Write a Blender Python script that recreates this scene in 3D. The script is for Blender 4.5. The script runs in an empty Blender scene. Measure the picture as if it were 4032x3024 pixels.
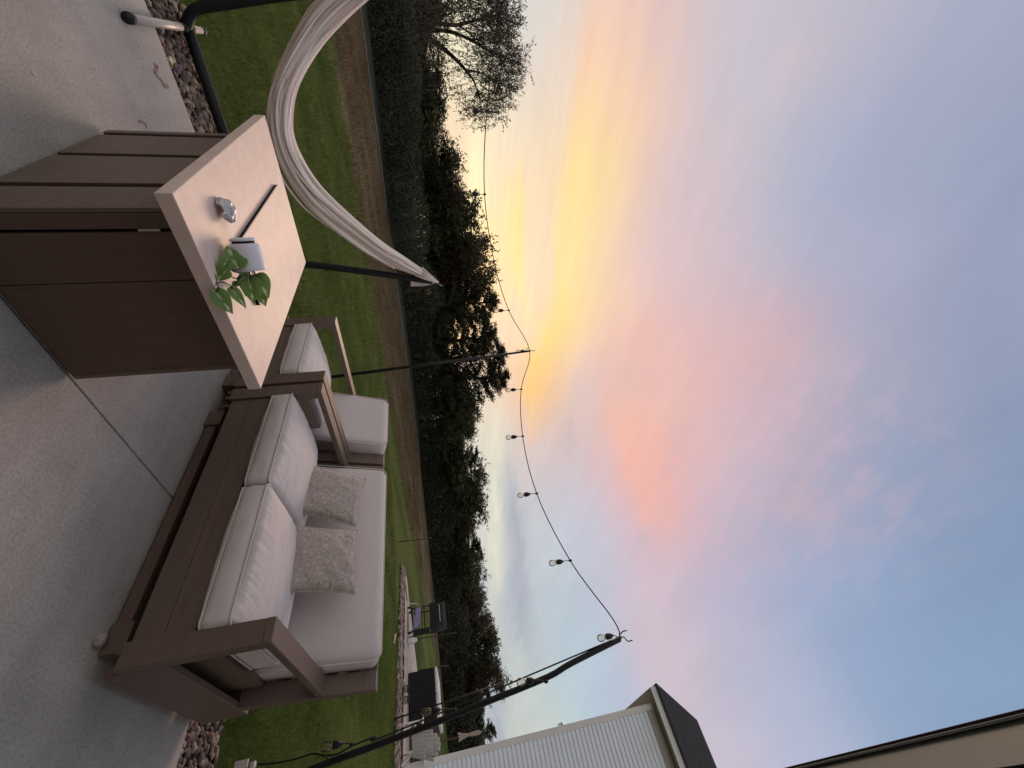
import bpy, bmesh, math, random
from mathutils import Vector, Matrix, noise
random.seed(7)
RAD = math.radians
sc = bpy.context.scene
col = sc.collection

# ---------------------------------------------------------------- camera (photo is a phone picture stored on its side)
F, PITCH, ROLL, PSI, CH = 1631.8, .1934, -.0828, .74587, 1.4
cr, sr, cp, sp = math.cos(ROLL), math.sin(ROLL), math.cos(PITCH), math.sin(PITCH)
B = Matrix(((1, 0, 0), (0, -sp, cp), (0, cp, sp)))
Rr = Matrix(((cr, -sr, 0), (sr, cr, 0), (0, 0, 1)))
Zr = Matrix(((math.cos(PSI), math.sin(PSI), 0), (-math.sin(PSI), math.cos(PSI), 0), (0, 0, 1)))
M = Zr @ B @ Rr
def ray(px, py): return M @ Vector(((py - 1512) / F, (px - 2016) / F, 1))
def at(px, py, X=None, Y=None, z=None, d=None):
    r = ray(px, py)
    if X is not None: t = X / r.x
    elif Y is not None: t = Y / r.y
    elif z is not None: t = (z - CH) / r.z
    else: t = d / math.hypot(r.x, r.y)
    return Vector((0, 0, CH)) + r * t
cd = bpy.data.cameras.new('camera'); cam = bpy.data.objects.new('camera', cd); col.objects.link(cam)
c0, c1, c2 = M.col[0], M.col[1], M.col[2]
mw = Matrix.Identity(4)
for i in range(3):
    mw[i][0] = c1[i]; mw[i][1] = -c0[i]; mw[i][2] = -c2[i]
mw[2][3] = CH
cam.matrix_world = mw
cd.sensor_fit = 'HORIZONTAL'; cd.sensor_width = 36; cd.lens = F / 4032 * 36
cd.clip_start = .02; cd.clip_end = 3000
sc.camera = cam
sc.view_settings.view_transform = 'Standard'; sc.view_settings.look = 'None'
sc.view_settings.exposure = 0; sc.view_settings.gamma = 1
sc.cycles.max_bounces = 6; sc.cycles.transparent_max_bounces = 8

# ---------------------------------------------------------------- materials
def lin(c): return tuple((v / 255 / 12.92 if v <= 10 else ((v / 255 + .055) / 1.055) ** 2.4) for v in c)
def mat(name, color, rough=.6, spec=.4, var=.0, vscale=5, color2=None, bump=0, bscale=50, metal=0, aniso=None, detail=4, transl=0, rvar=0):
    m = bpy.data.materials.new(name); m.use_nodes = True
    nt = m.node_tree; N = nt.nodes; L = nt.links
    p = N['Principled BSDF']
    p.inputs['Base Color'].default_value = (*color, 1); p.inputs['Roughness'].default_value = rough
    p.inputs['Specular IOR Level'].default_value = spec; p.inputs['Metallic'].default_value = metal
    tc = N.new('ShaderNodeTexCoord'); src = tc.outputs['Object']
    if aniso:
        mp = N.new('ShaderNodeMapping'); mp.inputs['Scale'].default_value = aniso
        L.new(src, mp.inputs[0]); src = mp.outputs[0]
    if var or color2:
        n = N.new('ShaderNodeTexNoise'); n.inputs['Scale'].default_value = vscale; n.inputs['Detail'].default_value = detail
        n.inputs['Roughness'].default_value = .6
        L.new(src, n.inputs['Vector'])
        r = N.new('ShaderNodeValToRGB')
        a = color if color2 else tuple(v * (1 - var) for v in color)
        b = color2 if color2 else tuple(min(1, v * (1 + var)) for v in color)
        r.color_ramp.elements[0].position = .35; r.color_ramp.elements[0].color = (*a, 1)
        r.color_ramp.elements[1].position = .65; r.color_ramp.elements[1].color = (*b, 1)
        L.new(n.outputs[0], r.inputs[0]); L.new(r.outputs[0], p.inputs['Base Color'])
    if bump:
        n2 = N.new('ShaderNodeTexNoise'); n2.inputs['Scale'].default_value = bscale; n2.inputs['Detail'].default_value = 5
        L.new(src, n2.inputs['Vector'])
        bp = N.new('ShaderNodeBump'); bp.inputs['Strength'].default_value = bump; bp.inputs['Distance'].default_value = .01
        L.new(n2.outputs[0], bp.inputs['Height']); L.new(bp.outputs[0], p.inputs['Normal'])
    return m

MT = {}
MT['frame'] = mat('brown_frame', (.124, .086, .066), .50, .4, .09, 1.6, bump=.15, bscale=3, aniso=(22, 2.2, 22), detail=7)
MT['bar_front'] = mat('bar_panel', (.104, .064, .048), .6, .3, .08, 1.6, bump=.15, bscale=3, aniso=(26, 26, 2), detail=7)
MT['gap'] = mat('dark_recess', (.012, .009, .008), .8, .1)
MT['stone_top'] = mat('stone_top', (.63, .495, .435), .48, .3, .06, 14, bump=.12, bscale=90)
MT['stone_edge'] = MT['stone_top']
MT['black'] = mat('black_metal', (.009, .010, .011), .5, .25, .2, 8)
MT['rubber'] = mat('black_rubber', (.012, .014, .02), .6, .4)
MT['chrome'] = mat('white_tube', (.45, .40, .36), .35, .5, .06, 5)
MT['white_pot'] = mat('white_ceramic', (.62, .62, .68), .4, .5, .04, 10)
MT['soil'] = mat('soil', (.03, .018, .01), .9, .1, .4, 60, bump=.6, bscale=120)
MT['stem'] = mat('plant_stem', (.035, .02, .012), .6, .3)
MT['foil'] = mat('silver_foil', (.42, .41, .43), .38, .5, .1, 30, metal=.5, bump=.5, bscale=60)
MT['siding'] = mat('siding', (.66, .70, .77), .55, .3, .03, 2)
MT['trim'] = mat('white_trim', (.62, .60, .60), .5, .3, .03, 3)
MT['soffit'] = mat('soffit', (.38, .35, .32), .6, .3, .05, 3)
MT['shingle'] = mat('shingle', (.022, .024, .026), .9, .15, .35, 9, bump=.5, bscale=30, aniso=(1, 1, 1))
MT['porch'] = mat('porch_trim', (.125, .150, .148), .6, .3, .04, 6, bump=.1, bscale=80)
MT['porch_lip'] = mat('porch_lip', (.23, .25, .235), .5, .3, .04, 6)
MT['porch_edge'] = mat('drip_edge', (.02, .02, .035), .5, .3)
MT['housewall'] = mat('house_wall', (.34, .31, .28), .7, .2, .05, 3)
MT['tub'] = mat('tub_cabinet', (.010, .010, .013), .6, .2, .1, 5)
MT['cover'] = mat('tub_cover', (.55, .54, .56), .6, .3, .05, 4)
MT['brownwood'] = mat('dark_wood', (.07, .05, .04), .7, .2, .2, 6)
MT['bark'] = mat('bark', (.022, .018, .015), .9, .1, .3, 12, bump=.5, bscale=30)
MT['purple'] = mat('purple_cloth', (.25, .2, .42), .8, .1, .25, 20)
MT['magenta'] = mat('purple_plastic', (.12, .05, .11), .6, .3, .3, 30)
MT['cream'] = mat('cream_sponge', (.52, .50, .33), .8, .1, .08, 30, bump=.4, bscale=90)
MT['green_hose'] = mat('hose_green', (.10, .22, .10), .5, .4)
MT['yellow_hose'] = mat('hose_yellow', (.30, .24, .08), .5, .4)
MT['rockpale'] = mat('pale_rock', (.33, .30, .28), .8, .2, .25, 30, bump=.6, bscale=60)
MT['chalkp'] = mat('pink_chalk', (.30, .15, .165), .95, .05, color2=(.27, .22, .225), vscale=55)
MT['chalkw'] = mat('white_chalk', (.55, .53, .52), .95, .05)
MT['soilbed'] = mat('gravel_bed', (.05, .04, .035), .95, .05, .4, 30)
MT['twig'] = mat('dry_stick', (.5, .52, .5), .7, .2)

def leafmat(name, c, c2, rough=.6, scale=2.0, tr=.06):
    m = bpy.data.materials.new(name); m.use_nodes = True
    nt = m.node_tree; N = nt.nodes; L = nt.links; p = N['Principled BSDF']
    p.inputs['Roughness'].default_value = rough; p.inputs['Specular IOR Level'].default_value = .08
    tc = N.new('ShaderNodeTexCoord'); n = N.new('ShaderNodeTexNoise'); n.inputs['Scale'].default_value = scale; n.inputs['Detail'].default_value = 3
    L.new(tc.outputs['Object'], n.inputs['Vector'])
    r = N.new('ShaderNodeValToRGB'); r.color_ramp.elements[0].position = .38; r.color_ramp.elements[1].position = .62
    r.color_ramp.elements[0].color = (*c, 1); r.color_ramp.elements[1].color = (*c2, 1)
    L.new(n.outputs[0], r.inputs[0]); L.new(r.outputs[0], p.inputs['Base Color'])
    if tr:
        t = N.new('ShaderNodeBsdfTranslucent'); L.new(r.outputs[0], t.inputs[0])
        mx = N.new('ShaderNodeMixShader'); mx.inputs[0].default_value = tr
        L.new(p.outputs[0], mx.inputs[1]); L.new(t.outputs[0], mx.inputs[2])
        L.new(mx.outputs[0], N['Material Output'].inputs[0])
    return m
MT['leafA'] = leafmat('leaf_olive', (.044, .052, .024), (.078, .082, .042))
MT['leafB'] = leafmat('leaf_conifer', (.030, .032, .020), (.056, .055, .036))
MT['leafC'] = leafmat('leaf_brown', (.052, .044, .028), (.086, .066, .044))
MT['leafD'] = leafmat('leaf_grey', (.065, .062, .045), (.11, .10, .072))
MT['grass'] = leafmat('grass_blade', (.072, .106, .022), (.132, .165, .048), .7, 1.3, .2)
MT['drygrass'] = leafmat('dry_grass', (.105, .082, .045), (.17, .125, .075), .8, .8, .2)

def fabric(name, c, c2, scale=260):
    m = bpy.data.materials.new(name); m.use_nodes = True
    nt = m.node_tree; N = nt.nodes; L = nt.links; p = N['Principled BSDF']
    p.inputs['Roughness'].default_value = .9; p.inputs['Specular IOR Level'].default_value = .15
    p.inputs['Sheen Weight'].default_value = .15
    tc = N.new('ShaderNodeTexCoord'); n = N.new('ShaderNodeTexNoise'); n.inputs['Scale'].default_value = scale; n.inputs['Detail'].default_value = 2
    mp = N.new('ShaderNodeMapping'); mp.inputs['Scale'].default_value = (1, .35, 1)
    L.new(tc.outputs['Object'], mp.inputs[0]); L.new(mp.outputs[0], n.inputs['Vector'])
    r = N.new('ShaderNodeValToRGB'); r.color_ramp.elements[0].position = .3; r.color_ramp.elements[1].position = .7
    r.color_ramp.elements[0].color = (*c, 1); r.color_ramp.elements[1].color = (*c2, 1)
    L.new(n.outputs[0], r.inputs[0]); L.new(r.outputs[0], p.inputs['Base Color'])
    b = N.new('ShaderNodeBump'); b.inputs['Strength'].default_value = .12; b.inputs['Distance'].default_value = .002
    n3 = N.new('ShaderNodeTexNoise'); n3.inputs['Scale'].default_value = 9; n3.inputs['Detail'].default_value = 4
    b2 = N.new('ShaderNodeBump'); b2.inputs['Strength'].default_value = .22; b2.inputs['Distance'].default_value = .02
    L.new(tc.outputs['Object'], n3.inputs['Vector']); L.new(n3.outputs[0], b2.inputs['Height'])
    L.new(n.outputs[0], b.inputs['Height']); L.new(b2.outputs[0], b.inputs['Normal']); L.new(b.outputs[0], p.inputs['Normal'])
    return m
MT['cushion'] = fabric('cushion_fabric', (.53, .475, .465), (.59, .535, .525))
MT['piping'] = fabric('piping_fabric', (.50, .455, .44), (.55, .505, .49))

def pillow_mat():
    # herringbone-like patches of short strokes: voronoi cells, each with its own stripe direction
    m = bpy.data.materials.new('leaf_stroke_fabric'); m.use_nodes = True
    nt = m.node_tree; N = nt.nodes; L = nt.links; p = N['Principled BSDF']
    p.inputs['Roughness'].default_value = .9; p.inputs['Specular IOR Level'].default_value = .1
    tc = N.new('ShaderNodeTexCoord')
    fl = N.new('ShaderNodeVectorMath'); fl.operation = 'MULTIPLY'; fl.inputs[1].default_value = (1, 1, 0); L.new(tc.outputs['Object'], fl.inputs[0])
    v = N.new('ShaderNodeTexVoronoi'); v.inputs['Scale'].default_value = 9; L.new(fl.outputs[0], v.inputs['Vector'])
    sx = N.new('ShaderNodeSeparateColor'); L.new(v.outputs['Color'], sx.inputs[0])
    sn = N.new('ShaderNodeMath'); sn.operation = 'SNAP'; L.new(sx.outputs[0], sn.inputs[0]); sn.inputs[1].default_value = .2
    an = N.new('ShaderNodeMath'); an.operation = 'MULTIPLY'; an.inputs[1].default_value = 3.6; L.new(sn.outputs[0], an.inputs[0])
    ro = N.new('ShaderNodeVectorRotate'); ro.rotation_type = 'Z_AXIS'; L.new(fl.outputs[0], ro.inputs['Vector']); L.new(an.outputs[0], ro.inputs['Angle'])
    mp = N.new('ShaderNodeMapping'); mp.inputs['Scale'].default_value = (30, 430, 1); L.new(ro.outputs[0], mp.inputs[0])
    n = N.new('ShaderNodeTexNoise'); n.inputs['Scale'].default_value = 1; n.inputs['Detail'].default_value = 1; L.new(mp.outputs[0], n.inputs['Vector'])
    r = N.new('ShaderNodeValToRGB'); r.color_ramp.elements[0].position = .45; r.color_ramp.elements[1].position = .58
    r.color_ramp.elements[0].color = (.28, .23, .205, 1); r.color_ramp.elements[1].color = (.50, .44, .41, 1)
    L.new(n.outputs[0], r.inputs[0]); L.new(r.outputs[0], p.inputs['Base Color'])
    b = N.new('ShaderNodeBump'); b.inputs['Strength'].default_value = .3; b.inputs['Distance'].default_value = .004
    L.new(n.outputs[0], b.inputs['Height']); L.new(b.outputs[0], p.inputs['Normal'])
    return m
MT['pillow'] = pillow_mat()

def leaf_var_mat():
    m = bpy.data.materials.new('variegated_leaf'); m.use_nodes = True
    nt = m.node_tree; N = nt.nodes; L = nt.links; p = N['Principled BSDF']
    p.inputs['Roughness'].default_value = .45
    uv = N.new('ShaderNodeUVMap'); mp = N.new('ShaderNodeMapping'); mp.inputs['Scale'].default_value = (7, 1.6, 1)
    L.new(uv.outputs[0], mp.inputs[0])
    n = N.new('ShaderNodeTexNoise'); n.inputs['Scale'].default_value = 1.2; n.inputs['Detail'].default_value = 3; L.new(mp.outputs[0], n.inputs['Vector'])
    s = N.new('ShaderNodeSeparateXYZ'); L.new(uv.outputs[0], s.inputs[0])
    a = N.new('ShaderNodeMath'); a.operation = 'SUBTRACT'; L.new(s.outputs[0], a.inputs[0]); a.inputs[1].default_value = .5
    b = N.new('ShaderNodeMath'); b.operation = 'ABSOLUTE'; L.new(a.outputs[0], b.inputs[0])
    c = N.new('ShaderNodeMath'); c.operation = 'MULTIPLY_ADD'; L.new(b.outputs[0], c.inputs[0]); c.inputs[1].default_value = 1.1; L.new(n.outputs[0], c.inputs[2])
    r = N.new('ShaderNodeValToRGB'); e = r.color_ramp.elements
    e[0].position = .44; e[0].color = (.55, .62, .34, 1); e[1].position = .58; e[1].color = (.10, .19, .045, 1)
    x = r.color_ramp.elements.new(.8); x.color = (.16, .27, .06, 1)
    L.new(c.outputs[0], r.inputs[0]); L.new(r.outputs[0], p.inputs['Base Color'])
    t = N.new('ShaderNodeBsdfTranslucent'); L.new(r.outputs[0], t.inputs[0])
    mx = N.new('ShaderNodeMixShader'); mx.inputs[0].default_value = .25
    L.new(p.outputs[0], mx.inputs[1]); L.new(t.outputs[0], mx.inputs[2]); L.new(mx.outputs[0], N['Material Output'].inputs[0])
    return m
MT['varleaf'] = leaf_var_mat()

def glass_mat():
    m = bpy.data.materials.new('bulb_glass'); m.use_nodes = True
    nt = m.node_tree; N = nt.nodes; L = nt.links; N.remove(N['Principled BSDF'])
    t = N.new('ShaderNodeBsdfTransparent'); t.inputs[0].default_value = (.90, .88, .84, 1)
    g = N.new('ShaderNodeBsdfGlossy'); g.inputs['Roughness'].default_value = .08
    lw = N.new('ShaderNodeLayerWeight'); lw.inputs[0].default_value = .25
    mx = N.new('ShaderNodeMixShader'); L.new(lw.outputs['Fresnel'], mx.inputs[0]); L.new(t.outputs[0], mx.inputs[1]); L.new(g.outputs[0], mx.inputs[2])
    L.new(mx.outputs[0], N['Material Output'].inputs[0]); return m
MT['glass'] = glass_mat()
MT['filament'] = mat('filament', (.45, .38, .3), .5, .3)

def hammock_mat():
    m = bpy.data.materials.new('hammock_weave'); m.use_nodes = True
    nt = m.node_tree; N = nt.nodes; L = nt.links; p = N['Principled BSDF']
    p.inputs['Roughness'].default_value = .9; p.inputs['Specular IOR Level'].default_value = .1
    uv = N.new('ShaderNodeUVMap'); mp = N.new('ShaderNodeMapping'); mp.inputs['Scale'].default_value = (1.5, 46, 1); L.new(uv.outputs[0], mp.inputs[0])
    n = N.new('ShaderNodeTexNoise'); n.inputs['Scale'].default_value = 1; n.inputs['Detail'].default_value = 3; L.new(mp.outputs[0], n.inputs['Vector'])
    r = N.new('ShaderNodeValToRGB'); e = r.color_ramp.elements
    e[0].position = .36; e[0].color = (.36, .27, .23, 1); e[1].position = .5; e[1].color = (.66, .56, .50, 1)
    x = e.new(.62); x.color = (.80, .73, .70, 1)
    L.new(n.outputs[0], r.inputs[0]); L.new(r.outputs[0], p.inputs['Base Color'])
    b = N.new('ShaderNodeBump'); b.inputs['Strength'].default_value = .6; b.inputs['Distance'].default_value = .012
    L.new(n.outputs[0], b.inputs['Height']); L.new(b.outputs[0], p.inputs['Normal'])
    return m
MT['hammock'] = hammock_mat()

def concrete_mat():
    m = bpy.data.materials.new('broom_concrete'); m.use_nodes = True
    nt = m.node_tree; N = nt.nodes; L = nt.links; p = N['Principled BSDF']
    p.inputs['Roughness'].default_value = .8; p.inputs['Specular IOR Level'].default_value = .3
    tc = N.new('ShaderNodeTexCoord')
    n1 = N.new('ShaderNodeTexNoise'); n1.inputs['Scale'].default_value = 2.2; n1.inputs['Detail'].default_value = 8; n1.inputs['Roughness'].default_value = .62
    n2 = N.new('ShaderNodeTexNoise'); n2.inputs['Scale'].default_value = 90; n2.inputs['Detail'].default_value = 4
    mp = N.new('ShaderNodeMapping'); mp.inputs['Scale'].default_value = (3, .8, 1); mp.inputs['Rotation'].default_value = (0, 0, .5)
    n3 = N.new('ShaderNodeTexNoise'); n3.inputs['Scale'].default_value = 5; n3.inputs['Detail'].default_value = 6
    L.new(tc.outputs['Object'], n1.inputs['Vector']); L.new(tc.outputs['Object'], n2.inputs['Vector'])
    L.new(tc.outputs['Object'], mp.inputs[0]); L.new(mp.outputs[0], n3.inputs['Vector'])
    r = N.new('ShaderNodeValToRGB'); r.color_ramp.elements[0].position = .3; r.color_ramp.elements[1].position = .7
    r.color_ramp.elements[0].color = (.315, .290, .270, 1); r.color_ramp.elements[1].color = (.425, .396, .370, 1)
    ad = N.new('ShaderNodeMath'); ad.operation = 'MULTIPLY_ADD'; L.new(n3.outputs[0], ad.inputs[0]); ad.inputs[1].default_value = .35; L.new(n1.outputs[0], ad.inputs[2])
    sb = N.new('ShaderNodeMath'); sb.operation = 'SUBTRACT'; L.new(ad.outputs[0], sb.inputs[0]); sb.inputs[1].default_value = .175
    L.new(sb.outputs[0], r.inputs[0])
    mx = N.new('ShaderNodeMix'); mx.data_type = 'RGBA'; mx.blend_type = 'MULTIPLY'; mx.inputs[0].default_value = .7
    r2 = N.new('ShaderNodeValToRGB'); r2.color_ramp.elements[0].position = .3; r2.color_ramp.elements[0].color = (.65, .65, .65, 1); r2.color_ramp.elements[1].position = .6
    L.new(n2.outputs[0], r2.inputs[0]); L.new(r.outputs[0], mx.inputs[6]); L.new(r2.outputs[0], mx.inputs[7])
    L.new(mx.outputs[2], p.inputs['Base Color'])
    b = N.new('ShaderNodeBump'); b.inputs['Strength'].default_value = .25; b.inputs['Distance'].default_value = .004
    L.new(n2.outputs[0], b.inputs['Height']); L.new(b.outputs[0], p.inputs['Normal'])
    return m
MT['concrete'] = concrete_mat()

def ground_mat(name, c, c2, c3=None, s1=.7, s2=14, bump=.5, stripe=(1, 1, 1)):
    m = bpy.data.materials.new(name); m.use_nodes = True
    nt = m.node_tree; N = nt.nodes; L = nt.links; p = N['Principled BSDF']
    p.inputs['Roughness'].default_value = .95; p.inputs['Specular IOR Level'].default_value = .05
    tc = N.new('ShaderNodeTexCoord'); mp = N.new('ShaderNodeMapping'); mp.inputs['Scale'].default_value = stripe; L.new(tc.outputs['Object'], mp.inputs[0])
    n1 = N.new('ShaderNodeTexNoise'); n1.inputs['Scale'].default_value = s1; n1.inputs['Detail'].default_value = 5; L.new(mp.outputs[0], n1.inputs['Vector'])
    n2 = N.new('ShaderNodeTexNoise'); n2.inputs['Scale'].default_value = s2; n2.inputs['Detail'].default_value = 6; n2.inputs['Roughness'].default_value = .7; L.new(tc.outputs['Object'], n2.inputs['Vector'])
    mm = N.new('ShaderNodeMath'); mm.operation = 'MULTIPLY_ADD'; mm.inputs[1].default_value = .5; L.new(n2.outputs[0], mm.inputs[0]); L.new(n1.outputs[0], mm.inputs[2])
    sb = N.new('ShaderNodeMath'); sb.operation = 'SUBTRACT'; sb.inputs[1].default_value = .25; L.new(mm.outputs[0], sb.inputs[0])
    r = N.new('ShaderNodeValToRGB'); e = r.color_ramp.elements; e[0].position = .36; e[0].color = (*c, 1); e[1].position = .64; e[1].color = (*c2, 1)
    if c3: x = e.new(.52); x.color = (*c3, 1)
    L.new(sb.outputs[0], r.inputs[0]); L.new(r.outputs[0], p.inputs['Base Color'])
    b = N.new('ShaderNodeBump'); b.inputs['Strength'].default_value = bump; b.inputs['Distance'].default_value = .05
    L.new(n2.outputs[0], b.inputs['Height']); L.new(b.outputs[0], p.inputs['Normal'])
    return m
MT['lawn'] = ground_mat('lawn_turf', (.038, .056, .014), (.096, .106, .036), (.066, .088, .020), .35, 9, .6, (.35, 1.6, 1))
MT['field'] = ground_mat('dry_field', (.075, .064, .034), (.16, .12, .075), (.115, .086, .052), .5, 5, .8, (.3, 1.3, 1))
MT['track'] = ground_mat('track_dirt', (.15, .13, .115), (.21, .18, .16), None, 1, 8, .5)
MT['bank'] = ground_mat('ditch_grass', (.035, .042, .034), (.055, .06, .05), None, 1, 5, .8)

# ---------------------------------------------------------------- mesh helpers
def link(name, me, m, parent=None, smooth=False):
    o = bpy.data.objects.new(name, me)
    if m: me.materials.append(m)
    col.objects.link(o)
    if parent: o.parent = parent
    if smooth:
        for p in me.polygons: p.use_smooth = True
    return o
def tag(o, label, cat, group=None, kind=None):
    if label: o['label'] = label
    if cat: o['category'] = cat
    if group: o['group'] = group
    if kind: o['kind'] = kind
    return o
def empty(name, loc=(0, 0, 0), rz=0):
    o = bpy.data.objects.new(name, None); o.location = loc; o.rotation_euler = (0, 0, rz); o.empty_display_size = .1
    col.objects.link(o); return o
class MB:
    def __init__(s): s.v = []; s.f = []; s.uv = None
    def add(s, vs, fs):
        n = len(s.v); s.v += [tuple(v) for v in vs]; s.f += [tuple(i + n for i in f) for f in fs]; return s
    def box(s, a, b, R=None, c=None):
        vs = [Vector((x, y, z)) for x in (a[0], b[0]) for y in (a[1], b[1]) for z in (a[2], b[2])]
        if R is not None:
            cc = Vector(c) if c is not None else Vector(((a[0] + b[0]) / 2, (a[1] + b[1]) / 2, (a[2] + b[2]) / 2))
            vs = [cc + R @ (v - cc) for v in vs]
        return s.add(vs, [(0, 1, 3, 2), (4, 6, 7, 5), (0, 4, 5, 1), (2, 3, 7, 6), (0, 2, 6, 4), (1, 5, 7, 3)])
    def prism(s, poly, y0, y1):      # polygon in XZ, extruded along Y
        n = len(poly)
        vs = [(x, y0, z) for x, z in poly] + [(x, y1, z) for x, z in poly]
        return s.add(vs, [tuple(range(n)), tuple(range(2 * n - 1, n - 1, -1))] + [(i, i + n, (i + 1) % n + n, (i + 1) % n) for i in range(n)])
    def tube(s, pts, r, seg=8, cap=True):
        pts = [Vector(p) for p in pts]
        rs = r if isinstance(r, (list, tuple)) else [r] * len(pts)
        up = Vector((0, 0, 1)); rings = []; prev = None
        for i, p in enumerate(pts):
            t = (pts[min(i + 1, len(pts) - 1)] - pts[max(i - 1, 0)]).normalized()
            if prev is None:
                a = t.cross(up if abs(t.z) < .9 else Vector((1, 0, 0))).normalized()
            else:
                a = (prev - t * prev.dot(t)).normalized()
            b = t.cross(a); prev = a
            rings.append([p + (a * math.cos(k * 2 * math.pi / seg) + b * math.sin(k * 2 * math.pi / seg)) * rs[i] for k in range(seg)])
        vs = [v for R in rings for v in R]; fs = []
        for i in range(len(pts) - 1):
            for k in range(seg):
                fs.append((i * seg + k, i * seg + (k + 1) % seg, (i + 1) * seg + (k + 1) % seg, (i + 1) * seg + k))
        if cap: fs.append(tuple(range(seg - 1, -1, -1))); n = (len(pts) - 1) * seg; fs.append(tuple(range(n, n + seg)))
        return s.add(vs, fs)
    def lathe(s, prof, c=(0, 0, 0), R=None, seg=20):
        vs = []
        for r, z in prof:
            for k in range(seg):
                v = Vector((r * math.cos(k * 2 * math.pi / seg), r * math.sin(k * 2 * math.pi / seg), z))
                if R is not None: v = R @ v
                vs.append(v + Vector(c))
        fs = []
        for i in range(len(prof) - 1):
            for k in range(seg):
                fs.append((i * seg + k, i * seg + (k + 1) % seg, (i + 1) * seg + (k + 1) % seg, (i + 1) * seg + k))
        return s.add(vs, fs)
    def build(s, name, m, parent=None, smooth=False, bevel=0, seg=2):
        me = bpy.data.meshes.new(name); me.from_pydata(s.v, [], s.f); me.update()
        o = link(name, me, m, parent, smooth)
        if bevel:
            b = o.modifiers.new('bevel', 'BEVEL'); b.width = bevel; b.segments = seg; b.limit_method = 'ANGLE'; b.angle_limit = RAD(40)
        return o
def smooth_path(pts, n=6):
    P = [Vector(p) for p in pts]; out = []
    for i in range(len(P) - 1):
        p0, p1, p2, p3 = P[max(i - 1, 0)], P[i], P[i + 1], P[min(i + 2, len(P) - 1)]
        for k in range(n):
            t = k / n
            out.append(.5 * ((2 * p1) + (p2 - p0) * t + (2 * p0 - 5 * p1 + 4 * p2 - p3) * t * t + (3 * p1 - p0 - 3 * p2 + p3) * t ** 3))
    out.append(P[-1]); return out

def soft_box(l, w, h, r, crown=0, n=18, side=None, wr=None):
    """rounded cushion, half sizes l,w,h; returns mesh; local axes: x,y footprint, z thick"""
    bm = bmesh.new(); cache = {}
    def V(p):
        k = tuple(round(c, 6) for c in p)
        if k in cache: return cache[k]
        q = Vector((p[0] * l, p[1] * w, p[2] * h)); H = Vector((l - r, w - r, h - r))
        c = Vector([max(-H[i], min(H[i], q[i])) for i in range(3)])
        d = q - c
        if d.length > 1e-9:
            cube = max(abs(d.x), abs(d.y), abs(d.z)); d = d.normalized() * cube
        o = c + d
        if crown:
            fx = 1 - (abs(p[0])) ** 2.4; fy = 1 - (abs(p[1])) ** 2.4
            o.z += (crown * p[2]) * max(0, fx) ** .6 * max(0, fy) ** .6 if abs(p[2]) > 0 else 0
            if side:
                o.x += side * p[0] * max(0, 1 - abs(p[1]) ** 3) * (1 - p[2] ** 2)
        if wr: o += wr(p, o)
        cache[k] = bm.verts.new(o); return cache[k]
    g = [-1 + 2 * i / n for i in range(n + 1)]
    # denser near edges
    g = [math.copysign(1 - (1 - abs(a)) ** 1.35, a) for a in g]
    gz = [-1 + 2 * i / 6 for i in range(7)]
    def face(fn, A, Bq, flip):
        for i in range(len(A) - 1):
            for j in range(len(Bq) - 1):
                q = [V(fn(A[i], Bq[j])), V(fn(A[i + 1], Bq[j])), V(fn(A[i + 1], Bq[j + 1])), V(fn(A[i], Bq[j + 1]))]
                if flip: q.reverse()
                try: bm.faces.new(q)
                except ValueError: pass
    face(lambda a, b: (a, b, 1), g, g, False); face(lambda a, b: (a, b, -1), g, g, True)
    face(lambda a, b: (a, -1, b), g, gz, False); face(lambda a, b: (a, 1, b), g, gz, True)
    face(lambda a, b: (-1, a, b), g, gz, True); face(lambda a, b: (1, a, b), g, gz, False)
    me = bpy.data.meshes.new('cushion'); bm.to_mesh(me); bm.free(); me.update(); return me

def piping(l, w, h, r, zs=1, rad=.005):
    pts = []; rr = r * .7
    for cx, cy, a0 in ((l - r, w - r, 0), (-l + r, w - r, 90), (-l + r, -w + r, 180), (l - r, -w + r, 270)):
        for k in range(5):
            a = RAD(a0 + k * 22.5); pts.append((cx + r * .93 * math.cos(a), cy + r * .93 * math.sin(a), zs * (h - r * .25)))
    pts.append(pts[0]); pts.append(pts[1])
    mb = MB(); mb.tube(pts, rad, 6, False); return mb

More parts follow.
